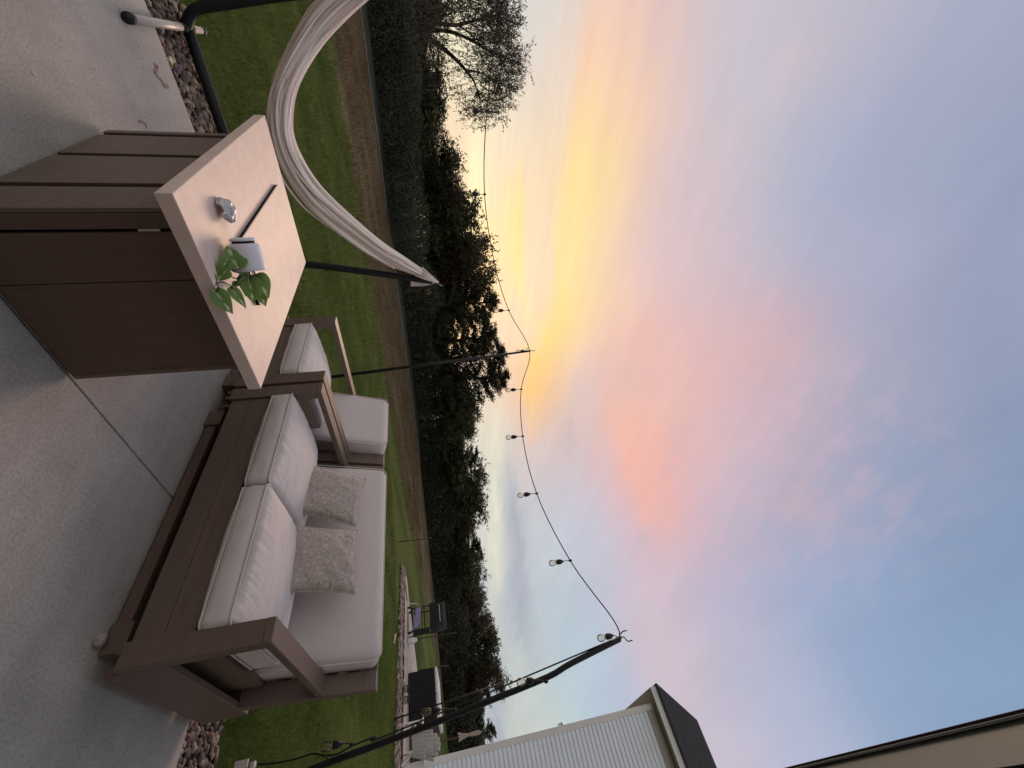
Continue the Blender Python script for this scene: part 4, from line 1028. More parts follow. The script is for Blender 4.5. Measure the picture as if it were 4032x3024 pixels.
# ---------------------------------------------------------------- trees
def tree_proto(seed, style, leafm, n_leaf=6500, ls=.11):
    """unit tree: height about 1 (scaled later), returns (trunk mesh, crown mesh)"""
    rnd = random.Random(seed); tr = MB(); tipsL = []
    def limb(p, d, ln, r, depth):
        pts = [p]; dd = d.normalized(); n = 5
        for k in range(n):
            g = {'broad': .06, 'willow': .02, 'cedar': .08, 'sparse': .04}[style]
            dd = (dd + Vector((rnd.uniform(-.22, .22), rnd.uniform(-.22, .22), rnd.uniform(-.1, .15) + g))).normalized()
            pts.append(pts[-1] + dd * ln / n)
        rs = [r * (1 - .6 * k / n) for k in range(n + 1)]
        tr.tube(pts, rs, 7 if depth < 2 else 4, False)
        if depth >= 3: tipsL.extend([(pts[2], dd), (pts[3], dd), (pts[4], dd), (pts[5], dd)]); return
        if depth == 2: tipsL.append((pts[5], dd)); tipsL.append((pts[3], dd))
        m_ = rnd.randint(3, 5)
        for k in range(m_):
            i = rnd.randint(2, n); a = rnd.uniform(0, 6.283); sp_ = rnd.uniform(.5, 1.1)
            q_ = (dd + Vector((math.cos(a) * sp_, math.sin(a) * sp_, rnd.uniform(-.1, .4)))).normalized()
            limb(pts[i], q_, ln * rnd.uniform(.5, .75), rs[i] * .6, depth + 1)
        if depth < 2: limb(pts[-1], dd, ln * .62, rs[-1], depth + 1)
    if style == 'cedar':
        pts = [Vector((0, 0, 0))]
        for k in range(10): pts.append(Vector((rnd.uniform(-.01, .01), rnd.uniform(-.01, .01), .1 * (k + 1) * .97)))
        tr.tube(pts, [.02 * (1 - k / 11) + .002 for k in range(11)], 7, False)
        for k in range(64):
            z = .10 + .86 * (k / 64) ** .9; R_ = (.30 * (1 - z) ** .75 + .02) * rnd.uniform(.65, 1.2); a = rnd.uniform(0, 6.283)
            p0 = Vector((0, 0, z)); p1 = p0 + Vector((math.cos(a) * R_, math.sin(a) * R_, R_ * rnd.uniform(.1, .6)))
            tr.tube([p0, p0.lerp(p1, .5) + Vector((0, 0, -.01)), p1], [.004, .003, .001], 4, False)
            for j in range(6): t_ = .25 + .15 * j; tipsL.append((p0.lerp(p1, t_), (p1 - p0).normalized()))
        tipsL.append((Vector((0, 0, .97)), Vector((0, 0, 1))))
    elif style == 'willow':
        for (dx, dy, ln, rr) in ((.10, .02, .34, .024), (.55, -.05, .36, .022), (-.45, .08, .32, .020)):
            limb(Vector((dx * .05, 0, 0)), Vector((dx, dy, 1)), ln, rr, 0)
    else:
        ns = 1 if style == 'sparse' else 2
        for s in range(ns):
            limb(Vector((s * .03, 0, 0)), Vector((rnd.uniform(-.25, .25), rnd.uniform(-.2, .2), 1)), .36, .022 if s == 0 else .015, 0)
    # leaves
    V_ = []; F_ = []
    sig = {'broad': .030, 'willow': .02, 'cedar': .012, 'sparse': .016}[style]
    for i in range(n_leaf // 9):
        p, d = tipsL[rnd.randrange(len(tipsL))]
        c0_ = p + Vector((rnd.gauss(0, sig), rnd.gauss(0, sig), rnd.gauss(0, sig * .8)))
        if style == 'cedar': sd_ = (d + Vector((rnd.uniform(-.5, .5), rnd.uniform(-.5, .5), rnd.uniform(0, 1.0)))).normalized(); SL = .035
        else: sd_ = (d * .6 + Vector((rnd.gauss(0, .6), rnd.gauss(0, .6), rnd.gauss(.25, .6)))).normalized(); SL = .042
        for q in range(9):
            c = c0_ + sd_ * (SL * q / 9) + Vector((rnd.gauss(0, .006), rnd.gauss(0, .006), rnd.gauss(0, .006)))
            if c.z < .03: c.z = .03 + rnd.random() * .05
            L_ = ls * .085 * rnd.uniform(.6, 1.3) * (1 - .05 * q)
            u = (sd_ + Vector((rnd.gauss(0, .7), rnd.gauss(0, .7), rnd.gauss(0, .7)))).normalized(); W_ = L_ * (.3 if style == 'cedar' else .45)
            w = u.cross(Vector((rnd.gauss(0, 1), rnd.gauss(0, 1), rnd.gauss(0, 1)))).normalized()
            n0 = len(V_)
            V_ += [tuple(c - u * L_), tuple(c + w * W_), tuple(c + u * L_), tuple(c - w * W_)]; F_.append((n0, n0 + 1, n0 + 2, n0 + 3))
    zs = sorted(v[2] for v in V_); top = zs[int(len(zs) * .9985)]; xs_ = sorted(abs(v[0]) for v in V_)
    wid = xs_[int(len(xs_) * .985)]
    tm = bpy.data.meshes.new('trunk'); tm.from_pydata([(x / top, y / top, z / top) for x, y, z in tr.v], [], tr.f); tm.materials.append(MT['bark'])
    cm = bpy.data.meshes.new('crown'); cm.from_pydata([(x / top, y / top, z / top) for x, y, z in V_], [], F_); cm.materials.append(leafm)
    return tm, cm, wid / top
PR = {'a': tree_proto(21, 'broad', MT['leafA'], 15000, .15), 'b': tree_proto(33, 'broad', MT['leafC'], 14000, .14),
      'g': tree_proto(45, 'broad', MT['leafA'], 14000, .15), 'c': tree_proto(5, 'cedar', MT['leafB'], 15000, .15), 'd': tree_proto(8, 'cedar', MT['leafA'], 14000, .16), 's': tree_proto(61, 'sparse', MT['leafC'], 7000, .11)}
GRP = 'trees along the far side of the field'
NM = {'w': 'willow_tree', 'a': 'leafy_tree', 'b': 'leafy_tree', 'g': 'leafy_tree', 'c': 'cedar_tree', 'd': 'cedar_tree', 's': 'leafy_tree'}
GEN = {'a': 'dense dark leafy tree in the unbroken row behind the field track', 'g': 'dense dark leafy tree in the unbroken row behind the field track', 'b': 'brownish leafy tree in the unbroken row behind the field track',
       'd': 'dark bushy conifer in the unbroken row behind the field track', 'c': 'dark bushy conifer in the unbroken row behind the field track', 's': 'thin-leaved tree with bare twigs in the row behind the field track', 'w': 'willow'}
def tree(kind, py, topx, dist, width, label=None, rz=None, lean=0):
    top = at(topx, py, d=dist); h = top.z - GZ + .1
    tm, cm, wd = PR[kind]
    root = empty(NM[kind], (top.x, top.y, GZ), rz if rz is not None else random.uniform(0, 6.28))
    k = width / 2 / wd
    root.scale = (k, k, h)
    if lean: root.rotation_euler[1] = lean
    tag(root, label or GEN[kind], 'tree', GRP)
    t = bpy.data.objects.new('trunk', tm); c = bpy.data.objects.new('crown', cm)
    for o_ in (t, c): o_.parent = root; col.objects.link(o_)
    return root
camaz = math.atan2(1, 0)
# the two open willows by the picture edge: limbs laid out one by one, hanging sprigs along them
def willow(label, dist, limbs, lobes, seed, base):
    rnd = random.Random(seed); b0 = at(1500, base, d=dist); b0.z = GZ; root = empty('willow_tree', b0); tag(root, label, 'tree', GRP)
    T_ = lambda px, py, dd=0: at(px, py, d=dist + dd) - b0
    tr = MB(); pts_all = []
    tr.tube([Vector((0, 0, 0)), T_(limbs[0][0][0][0], limbs[0][0][0][1])], [.26, .19], 9)
    for L_, r0, r1, dd in limbs:
        pp = smooth_path([T_(x, y, dd * k / len(L_)) for k, (x, y) in enumerate(L_)], 5)
        tr.tube(pp, [r0 + (r1 - r0) * k / (len(pp) - 1) for k in range(len(pp))], 7); pts_all += pp[4:]
    V_ = []; F_ = []
    for (px, py, rp, dens) in lobes:
        rad = rp / 1632 * dist * 1.03
        for q in range(int(dens * rp * rp / 23)):
            c = T_(px, py, rnd.uniform(-1.6, 1.6)) + Vector((max(-.8, min(.8, rnd.gauss(0, .5))), 0, max(-.8, min(.8, rnd.gauss(0, .5))))) * rad * 1.05 + Vector((0, rnd.gauss(0, .4) * rad, 0))
            if q % 7 == 0:
                n_ = min(pts_all, key=lambda p_: (p_ - c).length_squared)
                if (n_ - c).length < 2.4: tr.tube(smooth_path([n_, n_.lerp(c, .5) + Vector((rnd.uniform(-.1, .1), 0, .1)), c], 2), [.022, .018, .012, .009, .006], 4, False)
            sd_ = Vector((rnd.gauss(0, .35), rnd.gauss(0, .35), -1)).normalized() if rnd.random() < .7 else Vector((rnd.gauss(0, 1), rnd.gauss(0, 1), rnd.gauss(0, 1))).normalized()
            for k in range(13):
                p_ = c + sd_ * (.045 * k) + Vector((rnd.gauss(0, .035), rnd.gauss(0, .035), rnd.gauss(0, .03)))
                u = (sd_ + Vector((rnd.gauss(0, .5), rnd.gauss(0, .5), rnd.gauss(0, .5)))).normalized(); w = u.cross(Vector((rnd.gauss(0, 1), rnd.gauss(0, 1), .1))).normalized()
                l_ = rnd.uniform(.045, .085); n0 = len(V_)
                V_ += [tuple(p_ - u * l_), tuple(p_ + w * l_ * .3), tuple(p_ + u * l_), tuple(p_ - w * l_ * .3)]; F_.append((n0, n0 + 1, n0 + 2, n0 + 3))
    tr.build('trunk', MT['bark'], root)
    me = bpy.data.meshes.new('crown'); me.from_pydata(V_, [], F_); link('crown', me, MT['leafD'], root)
    return root
willow('tall open willow with long bare limbs at the edge of the picture by the hammock', 27.5,
       [([(1590, 95), (1700, 92), (1800, 98), (1890, 75), (1950, 60)], .13, .03, .5), ([(1640, 100), (1720, 40), (1760, 10), (1790, -40)], .07, .02, -1), ([(1800, 98), (1850, 130), (1880, 175)], .05, .02, 1), ([(1660, 95), (1740, 70), (1800, 30), (1850, 0)], .05, .015, 1)],
       [(2000, 15, 60, 1), (1955, 70, 65, 1), (1890, 30, 60, .8), (1830, 20, 60, .6), (1760, 10, 55, .8), (1990, 140, 55, 1), (1900, 130, 60, .55), (1690, 30, 60, 1), (1760, 90, 45, .35), (2030, 80, 35, .5), (1940, 190, 50, .5), (1680, 110, 60, 1), (1620, 50, 60, 1.2)], 3, 80)
willow('second open willow with one thick limb arching over a gap of bright sky', 28.6,
       [([(1570, 120), (1680, 150), (1750, 195), (1810, 250), (1860, 310), (1880, 360)], .16, .035, .5), ([(1640, 118), (1760, 122), (1850, 155), (1910, 190), (1990, 225), (2050, 250)], .11, .02, 1), ([(1850, 155), (1900, 150), (1950, 130)], .04, .015, 0), ([(1830, 275), (1900, 290), (1960, 330)], .06, .02, 0), ([(1750, 200), (1745, 240), (1730, 280)], .03, .01, 0), ([(1940, 200), (1985, 260), (2000, 330)], .04, .015, 0)],
       [(2050, 235, 40, 1), (2000, 215, 50, 1), (1990, 290, 55, 1), (2040, 300, 35, .8), (1930, 250, 50, .55), (1930, 330, 55, .9), (1990, 370, 50, .9), (1940, 410, 45, .9), (1900, 450, 42, .7), (1850, 420, 40, .6), (1960, 455, 35, .6), (1830, 350, 45, .35), (1860, 280, 50, .3), (1790, 240, 55, .25), (1700, 260, 60, .9), (1650, 320, 60, 1), (1690, 370, 50, .8), (1740, 180, 50, .3), (1620, 200, 70, 1.2), (1640, 420, 60, 1), (1870, 200, 45, .4)], 9, 130)
tree('b', 20, 1745, 30, 6)
tree('b', 480, 1752, 31, 5); tree('a', 580, 1790, 29, 5.5)
tree('b', 700, 1835, 29.5, 6, 'reddish brown leafy tree rising left of the black hammock post')
tree('g', 800, 1840, 31, 5); tree('a', 900, 1890, 29.5, 6)
tree('b', 1010, 1955, 30.5, 6.5, 'tall leafy tree directly behind the hammock hook, its bare stems showing')
tree('a', 1110, 1945, 33, 5.5); tree('c', 1190, 1960, 31, 4.6, 'pointed dark conifer between the hammock post and the slim light pole')
tree('c', 1245, 1930, 33, 3.6); tree('d', 1330, 1960, 33, 6)
tree('c', 1400, 1990, 33.5, 6.5, 'broad dark conifer right behind the slim light pole'); tree('c', 1480, 2000, 34.5, 6, 'tallest ragged conifer, just right of the slim light pole')
tree('a', 1560, 1890, 37, 6); tree('g', 1640, 1868, 38, 5.5); tree('a', 1720, 1850, 39, 6)
tree('d', 1800, 1880, 41, 6); tree('a', 1870, 1925, 43, 6, 'leafy tree with a ragged peak above the middle of the loveseat'); tree('g', 1950, 1900, 44, 6.5)
tree('b', 2020, 1880, 46, 6.5); tree('a', 2090, 1875, 48, 7); tree('d', 2160, 1895, 50, 6.5)
tree('b', 2225, 1915, 53, 7); tree('a', 2300, 1890, 56, 8); tree('b', 2370, 1905, 58, 8)
tree('b', 2430, 1940, 60, 8.5); tree('g', 2500, 1965, 62, 9, 'tall rusty brown tree standing highest behind the grill')
tree('s', 2560, 1992, 60, 9, 'thin tree with see-through twigs between the grill and the hot tub'); tree('s', 2630, 1960, 63, 9)
tree('a', 2700, 1895, 66, 9); tree('s', 2650, 1930, 68, 9); tree('a', 2790, 1905, 70, 10); tree('g', 2860, 1895, 72, 10)
tree('d', 2872, 1950, 70, 5, 'small flat-topped pine rising alone beside the neighboring house'); tree('a', 2930, 1900, 74, 11); tree('a', 3010, 1890, 76, 11)
# second rank closes the row
for py, tx, dd in [(60, 1700, 33), (200, 1690, 34), (330, 1690, 33), (430, 1700, 34), (540, 1700, 33), (640, 1740, 34), (760, 1760, 34), (860, 1800, 35), (960, 1835, 35), (1060, 1845, 36), (1150, 1840, 37), (1280, 1780, 38), (1360, 1790, 38), (1450, 1800, 40), (1530, 1850, 41),
                   (1610, 1835, 42), (1690, 1830, 43), (1770, 1835, 45), (1850, 1850, 47), (1930, 1860, 49), (2010, 1850, 51), (2090, 1850, 54), (2170, 1860, 57), (2260, 1870, 60), (2350, 1870, 63), (2440, 1880, 66), (2530, 1880, 69), (2620, 1880, 72), (2710, 1870, 75), (2800, 1870, 78)]:
    tree(random.choice('aggd'), py, tx - 12, dd, dd * .2, 'dark leafy tree in the second rank, mostly hidden by the trees before it')
# brush below the trees
def brush():
    rnd = random.Random(77); V_ = []; F_ = []; 
    for i in range(150000):
        px_ = rnd.uniform(-40, 3030); dd = 23.6 + max(0, px_ - 900) * .0165 + rnd.uniform(0, 4.2) + max(0, px_ - 2000) * .008
        r = ray(1700, px_); a = math.hypot(r.x, r.y); x, y = r.x / a * dd, r.y / a * dd
        hmax = (1.9 + 1.0 * noise.noise(Vector((x * .3, y * .3, 0))) + .5 * noise.noise(Vector((x * 1.2, y * 1.2, 4)))) * (dd / 28) ** .7
        z = GZ + rnd.random() ** .8 * hmax; L_ = rnd.uniform(.035, .085) * dd / 27
        u = Vector((rnd.gauss(0, .6), rnd.gauss(0, .6), rnd.gauss(0, 1))).normalized(); w = u.cross(Vector((rnd.gauss(0, 1), rnd.gauss(0, 1), rnd.gauss(0, 1)))).normalized()
        c = Vector((x, y, z)); n0 = len(V_)
        V_ += [tuple(c - u * L_), tuple(c + w * L_ * .45), tuple(c + u * L_), tuple(c - w * L_ * .45)]; F_.append((n0, n0 + 1, n0 + 2, n0 + 3))
    me = bpy.data.meshes.new('brush'); me.from_pydata(V_, [], F_); me.update()
    return tag(link('brush', me, leafmat('leaf_brush', (.036, .041, .027), (.064, .066, .045), scale=.6)), 'tangled dark brush growing below the row of trees', 'brush', None, 'stuff')
brush()

# ---------------------------------------------------------------- sky
def soft(c, k=.11):
    c = lin(c); g = .3 * c[0] + .6 * c[1] + .1 * c[2]; return tuple(v + (g - v) * k for v in c)
SKY = []   # (px, py, rgb) samples -> directions -> a table of gradients over azimuth, one per elevation
def s1_(L_, ox, oy, k):
    for x, y, c in L_:
        SKY.append((ray(ox + x * k, oy + y * k).normalized(), soft(c)))
s1_([(40, 330, (240, 235, 205)), (60, 600, (252, 242, 195)), (10, 640, (222, 188, 168)), (-50, 560, (222, 188, 168)), (-30, 800, (232, 198, 176)), (5, 560, (226, 192, 172)), (60, 700, (252, 240, 190)), (45, 880, (250, 235, 185)), (70, 480, (246, 238, 200)), (150, 640, (238, 226, 205)), (250, 960, (255, 226, 138)), (250, 700, (251, 220, 185)),
     (350, 560, (232, 206, 190)), (380, 980, (233, 212, 200)), (400, 1200, (236, 216, 205)), (350, 330, (218, 215, 208)), (420, 60, (203, 214, 214)), (500, 300, (232, 206, 190)),
     (540, 800, (255, 224, 138)), (520, 1000, (255, 225, 142)), (600, 600, (255, 220, 148)), (600, 350, (253, 213, 170)), (650, 150, (246, 200, 175)), (820, 250, (248, 195, 172)),
     (850, 50, (230, 190, 180)), (780, 550, (250, 200, 165)), (450, 1250, (252, 222, 150)), (390, 1450, (255, 214, 105)), (330, 1620, (254, 192, 118)), (500, 1500, (246, 205, 185)),
     (650, 1300, (246, 200, 180)), (700, 1600, (248, 190, 170)), (900, 1500, (238, 184, 176)), (900, 1100, (230, 195, 195)), (780, 900, (235, 196, 185)), (950, 700, (222, 195, 195)),
     (1000, 200, (214, 194, 200)), (1100, 400, (194, 190, 205)), (1150, 100, (199, 194, 210)), (1150, 700, (205, 186, 195)), (1150, 1100, (215, 185, 195)), (1150, 1500, (220, 180, 185)), (230, 1480, (226, 214, 200)), (120, 1330, (250, 205, 150)),
     (490, 150, (222, 215, 208)), (470, 400, (226, 210, 200)), (445, 650, (232, 209, 196)), (415, 850, (234, 211, 198)), (395, 1050, (226, 212, 206)), (375, 1280, (226, 208, 201)), (320, 1420, (228, 213, 198)),
     (590, 150, (245, 200, 170)), (570, 420, (253, 212, 158)), (530, 650, (255, 222, 145)), (500, 850, (255, 224, 138)), (475, 1100, (254, 222, 148)), (445, 1330, (254, 216, 135)),
     (180, 850, (247, 220, 170)), (200, 1100, (252, 222, 150)), (300, 1150, (240, 215, 190)), (300, 820, (243, 214, 180)), (650, 900, (250, 208, 165)), (700, 1150, (238, 198, 185)), (560, 1250, (250, 212, 165)), (750, 400, (250, 202, 168)), (880, 500, (232, 196, 188)), (1050, 900, (215, 188, 196))], 1800, 0, .904)
s1_([(150, 300, (215, 210, 205)), (110, 420, (222, 222, 198)), (230, 350, (203, 203, 206)), (320, 320, (253, 190, 130)), (350, 420, (228, 198, 182)), (450, 400, (198, 186, 190)), (580, 300, (200, 195, 206)),
     (720, 240, (214, 180, 182)), (700, 400, (249, 185, 160)), (820, 500, (251, 178, 158)), (870, 680, (246, 175, 160)), (950, 300, (238, 183, 172)), (1050, 450, (232, 184, 180)), (1000, 700, (216, 180, 190)),
     (950, 850, (225, 180, 185)), (500, 700, (206, 195, 205)), (330, 560, (216, 190, 194)), (250, 600, (190, 188, 200)), (170, 620, (221, 222, 198)), (180, 850, (215, 218, 204)), (300, 850, (184, 190, 202)),
     (400, 950, (195, 203, 210)), (600, 850, (195, 198, 215)), (700, 1000, (196, 190, 210)), (900, 1000, (216, 185, 198)), (250, 1200, (163, 170, 190)), (350, 1150, (195, 208, 212)), (400, 1350, (174, 190, 206)),
     (500, 1450, (180, 210, 215)), (250, 1450, (206, 208, 190)), (600, 1300, (180, 190, 212)), (700, 1500, (180, 190, 216)), (850, 1250, (213, 190, 200)), (950, 1450, (216, 190, 195)), (1100, 1150, (175, 171, 202)),
     (1100, 1300, (184, 180, 206)), (1100, 900, (205, 176, 190)), (230, 1650, (208, 212, 200)), (190, 1580, (170, 180, 196)),
     (590, 420, (206, 191, 196)), (655, 600, (200, 190, 205)), (715, 760, (200, 192, 210)), (655, 380, (247, 192, 165)), (745, 580, (251, 178, 158)), (800, 690, (249, 173, 158)), (290, 300, (255, 186, 115)), (400, 280, (235, 196, 178)), (270, 430, (200, 196, 200)), (860, 850, (232, 176, 178)), (780, 900, (212, 186, 198)), (130, 700, (204, 204, 206)), (240, 750, (183, 186, 198)), (560, 950, (186, 196, 212))], 1800, 1300, .904)
s1_([(300, 60, (220, 194, 187)), (340, 30, (206, 192, 199)), (400, 60, (196, 193, 208)), (450, 70, (201, 188, 198)), (380, 190, (197, 190, 203)), (340, 200, (208, 193, 199)), (430, 180, (178, 182, 204)), (520, 60, (182, 180, 200)),
     (600, 80, (168, 172, 198)), (700, 80, (158, 166, 192)), (500, 200, (171, 176, 203)), (600, 200, (160, 168, 195)), (700, 250, (152, 160, 189)), (420, 280, (180, 182, 203)), (500, 300, (172, 174, 200)), (370, 300, (199, 188, 200)),
     (300, 300, (216, 191, 196)), (330, 380, (220, 188, 190)), (380, 380, (205, 182, 195)), (420, 430, (221, 173, 173)), (460, 430, (192, 175, 192)), (520, 400, (171, 170, 196)), (600, 400, (155, 162, 190)), (700, 420, (145, 156, 186)),
     (350, 450, (225, 182, 183)), (300, 450, (238, 186, 177)), (380, 500, (206, 178, 190)), (440, 520, (196, 172, 188)), (520, 500, (172, 170, 194)), (580, 520, (158, 165, 192)), (680, 550, (136, 153, 186)), (330, 560, (212, 181, 188)),
     (400, 600, (188, 178, 198)), (450, 600, (195, 172, 187)), (520, 600, (158, 168, 197)), (600, 600, (145, 160, 192)), (700, 650, (127, 152, 187)), (350, 650, (186, 182, 205)), (420, 680, (169, 175, 205)), (380, 720, (176, 180, 207)),
     (480, 740, (152, 169, 203)), (600, 750, (139, 162, 197)), (700, 760, (131, 156, 190)), (350, 800, (190, 185, 205)), (300, 700, (205, 188, 200)), (300, 780, (212, 190, 200)), (400, 860, (178, 182, 207)), (450, 900, (172, 182, 210)),
     (560, 850, (146, 168, 202)), (640, 840, (138, 163, 198)), (370, 920, (200, 188, 203)), (690, 880, (133, 160, 196)), (720, 180, (150, 158, 187))], 1700, 0, 3.177)
def azel(a, e): return Vector((math.cos(a) * math.cos(e), math.sin(a) * math.cos(e), math.sin(e)))
for a, e, c in [(135, 3, (215, 200, 195)), (135, 15, (218, 208, 205)), (125, 30, (212, 200, 205)), (135, 50, (190, 180, 195)), (180, 5, (224, 220, 216)), (180, 30, (226, 223, 222)), (230, 10, (226, 222, 218)), (230, 40, (226, 223, 222)),  # sky outside the view; brightened behind the camera to light the facing fronts
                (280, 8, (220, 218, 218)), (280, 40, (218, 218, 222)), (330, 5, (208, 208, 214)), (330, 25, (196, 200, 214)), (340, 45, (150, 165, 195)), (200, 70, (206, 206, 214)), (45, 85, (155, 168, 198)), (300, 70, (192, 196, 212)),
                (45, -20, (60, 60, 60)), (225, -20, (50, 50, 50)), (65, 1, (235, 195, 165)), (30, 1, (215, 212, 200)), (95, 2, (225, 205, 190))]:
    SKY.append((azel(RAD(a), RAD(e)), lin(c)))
def skycol(d):
    W = 0; c = [0, 0, 0]
    for s, k in SKY:
        w = math.exp(330 * (d.dot(s) - 1)) + 2e-3 * math.exp(60 * (d.dot(s) - 1)) + 1e-6 * math.exp(8 * (d.dot(s) - 1)) + 1e-12
        W += w
        for i in range(3): c[i] += w * k[i]
    return [v / W for v in c]
ROWS = [0, 2] + [4 + 1.1 * i for i in range(28)] + [36, 39.5, 43, 47, 52, 60, 72, 88]
# named cloud forms (yellow band, salmon bank, cream and slate streaks) laid over the smooth base colours of the sky
Mi = M.transposed()
def interp(t, P):
    if t <= P[0][0]: return P[0][1]
    for (a, b), (c, d) in zip(P, P[1:]):
        if t <= c: k = (t - a) / (c - a); return tuple(x + (y - x) * k for x, y in zip(b, d)) if isinstance(b, tuple) else b + (d - b) * k
    return P[-1][1]
def sst(a, b, x): t = max(0, min(1, (x - a) / (b - a))); return t * t * (3 - 2 * t)
EDGE = [(0, 2330), (136, 2290), (316, 2270), (542, 2243), (678, 2225), (860, 2198), (1040, 2189), (1175, 2180), (1310, 2134), (1410, 2080), (1500, 2052), (1640, 2045)]
ECOL = [(0, (240, 200, 182)), (150, (248, 200, 170)), (420, (254, 212, 158)), (700, (255, 222, 140)), (1100, (255, 224, 142)), (1350, (255, 216, 112)), (1500, (255, 204, 100)), (1640, (254, 190, 120))]
SAL = [(1480, 2350), (1600, 2365), (1700, 2382), (1842, 2432), (1951, 2477), (2068, 2520), (2150, 2560)]
def overlay(d, c):
    q = Mi @ d
    if q.z < .1: return c
    x, y = 2016 + F * q.y / q.z, 1512 + F * q.x / q.z
    def put(c, k, w):
        k = soft(k); return [a + (b - a) * w for a, b in zip(c, k)]
    if 1835 < x < 2150: # low bright band with a crisp lower edge
        c = put(c, (253, 243, 192), .85 * sst(1828, 1850, x) * (1 - sst(1885, 1930, x)) * sst(430, 520, y) * (1 - sst(800, 1000, y)))
    c = put(c, (255, 227, 130), .85 * math.exp(-((x - 2034 - .02 * (y - 900)) / 27) ** 2) * sst(560, 860, y) * (1 - sst(1080, 1260, y)))
    c = put(c, (252, 228, 165), .6 * math.exp(-((x - 2062 - .2 * (y - 1130)) / 15) ** 2) * sst(1050, 1150, y) * (1 - sst(1300, 1400, y)))
    e = interp(y, EDGE); wy = 1 - sst(1600, 1700, y)
    c = put(c, interp(y, ECOL), .9 * sst(e - 14, e + 22, x) * math.exp(-(max(0, x - e - 20) / (150 - .03 * y)) ** 2) * wy * (sst(-200, 250, y) * .6 + .4))
    g = interp(y, SAL)
    c = put(c, (250, 180, 157), .55 * sst(g - 18, g + 45, x) * math.exp(-(max(0, x - g - 40) / 120) ** 2) * sst(1450, 1650, y) * (1 - sst(2020, 2180, y)))
    c = put(c, (226, 225, 200), .95 * math.exp(-((x - 1962 + .03 * (y - 1700)) / 24) ** 2) * sst(1600, 1700, y) * (1 - sst(2300, 2500, y)))
    c = put(c, (168, 172, 188), .95 * math.exp(-((x - 2030 - .08 * (y - 2100)) / 34) ** 2) * sst(1880, 2020, y) * (1 - sst(2450, 2600, y)))
    c = put(c, (168, 176, 192), .8 * math.exp(-((x - 2000) / 24) ** 2) * sst(1730, 1850, y) * (1 - sst(1950, 2050, y)))
    c = put(c, (160, 170, 188), .85 * math.exp(-((x - 1962) / 30) ** 2) * sst(2620, 2720, y))
    c = put(c, (190, 176, 184), .6 * math.exp(-((x - 2215 - .4 * (y - 1700)) / 30) ** 2 - ((y - 1720) / 70) ** 2))
    c = put(c, (208, 192, 198), .5 * math.exp(-((x - 3150 + .7 * (y - 200)) / 60) ** 2) * sst(50, 200, y) * (1 - sst(650, 850, y)))
    return c
_sk = skycol
def skycol(d): return overlay(d.normalized(), _sk(d))
wd = bpy.data.worlds.new('World'); sc.world = wd; wd.use_nodes = True
nt = wd.node_tree; N = nt.nodes; L = nt.links
for n_ in list(N): N.remove(n_)
out = N.new('ShaderNodeOutputWorld'); bg = N.new('ShaderNodeBackground'); L.new(bg.outputs[0], out.inputs[0])
tc = N.new('ShaderNodeTexCoord')
def math_(op, a, b=None, c=None, clamp=False):
    n_ = N.new('ShaderNodeMath'); n_.operation = op; n_.use_clamp = clamp
    for i, v in enumerate((a, b, c)):
        if v is None: continue
        if isinstance(v, (int, float)): n_.inputs[i].default_value = v
        else: L.new(v, n_.inputs[i])
    return n_.outputs[0]
sx = N.new('ShaderNodeSeparateXYZ'); L.new(tc.outputs['Generated'], sx.inputs[0])
el = math_('ARCSINE', sx.outputs[2]); el = math_('MULTIPLY', el, 57.2958)
az = math_('ARCTAN2', sx.outputs[1], sx.outputs[0]); az = math_('MULTIPLY', az, 57.2958)
# cloud sheet coordinates: direction projected on a plane overhead, so streaks crowd towards the horizon
dz = math_('MAXIMUM', math_('ADD', sx.outputs[2], .12), .05)
cx = math_('DIVIDE', sx.outputs[0], dz); cy = math_('DIVIDE', sx.outputs[1], dz)
cb = N.new('ShaderNodeCombineXYZ'); L.new(cx, cb.inputs[0]); L.new(cy, cb.inputs[1])
def nz(scale, rot, sc_, detail=5, rough=.55, off=(0, 0, 0)):
    mp = N.new('ShaderNodeMapping'); mp.inputs['Rotation'].default_value = (0, 0, RAD(rot)); mp.inputs['Scale'].default_value = sc_; mp.inputs['Location'].default_value = off
    L.new(cb.outputs[0], mp.inputs[0])
    n_ = N.new('ShaderNodeTexNoise'); n_.inputs['Scale'].default_value = scale; n_.inputs['Detail'].default_value = detail; n_.inputs['Roughness'].default_value = rough
    L.new(mp.outputs[0], n_.inputs['Vector']); return n_.outputs[0]
w1 = nz(1.3, 30, (.5, 1.5, 1), 4); w2 = nz(1.3, 30, (.5, 1.5, 1), 4, .55, (7, 3, 0)); w3 = nz(5, 40, (.35, 1.6, 1), 5, .6, (2, 9, 0))
k_el = math_('MULTIPLY_ADD', w1, .9, -.45); k3 = math_('MULTIPLY_ADD', w3, 2.0, -1.0)
elw = math_('ADD', math_('ADD', el, k_el), k3)
azw = math_('ADD', az, math_('MULTIPLY_ADD', w2, 4, -2)); azw = math_('ADD', azw, math_('MULTIPLY_ADD', w3, 6, -3))
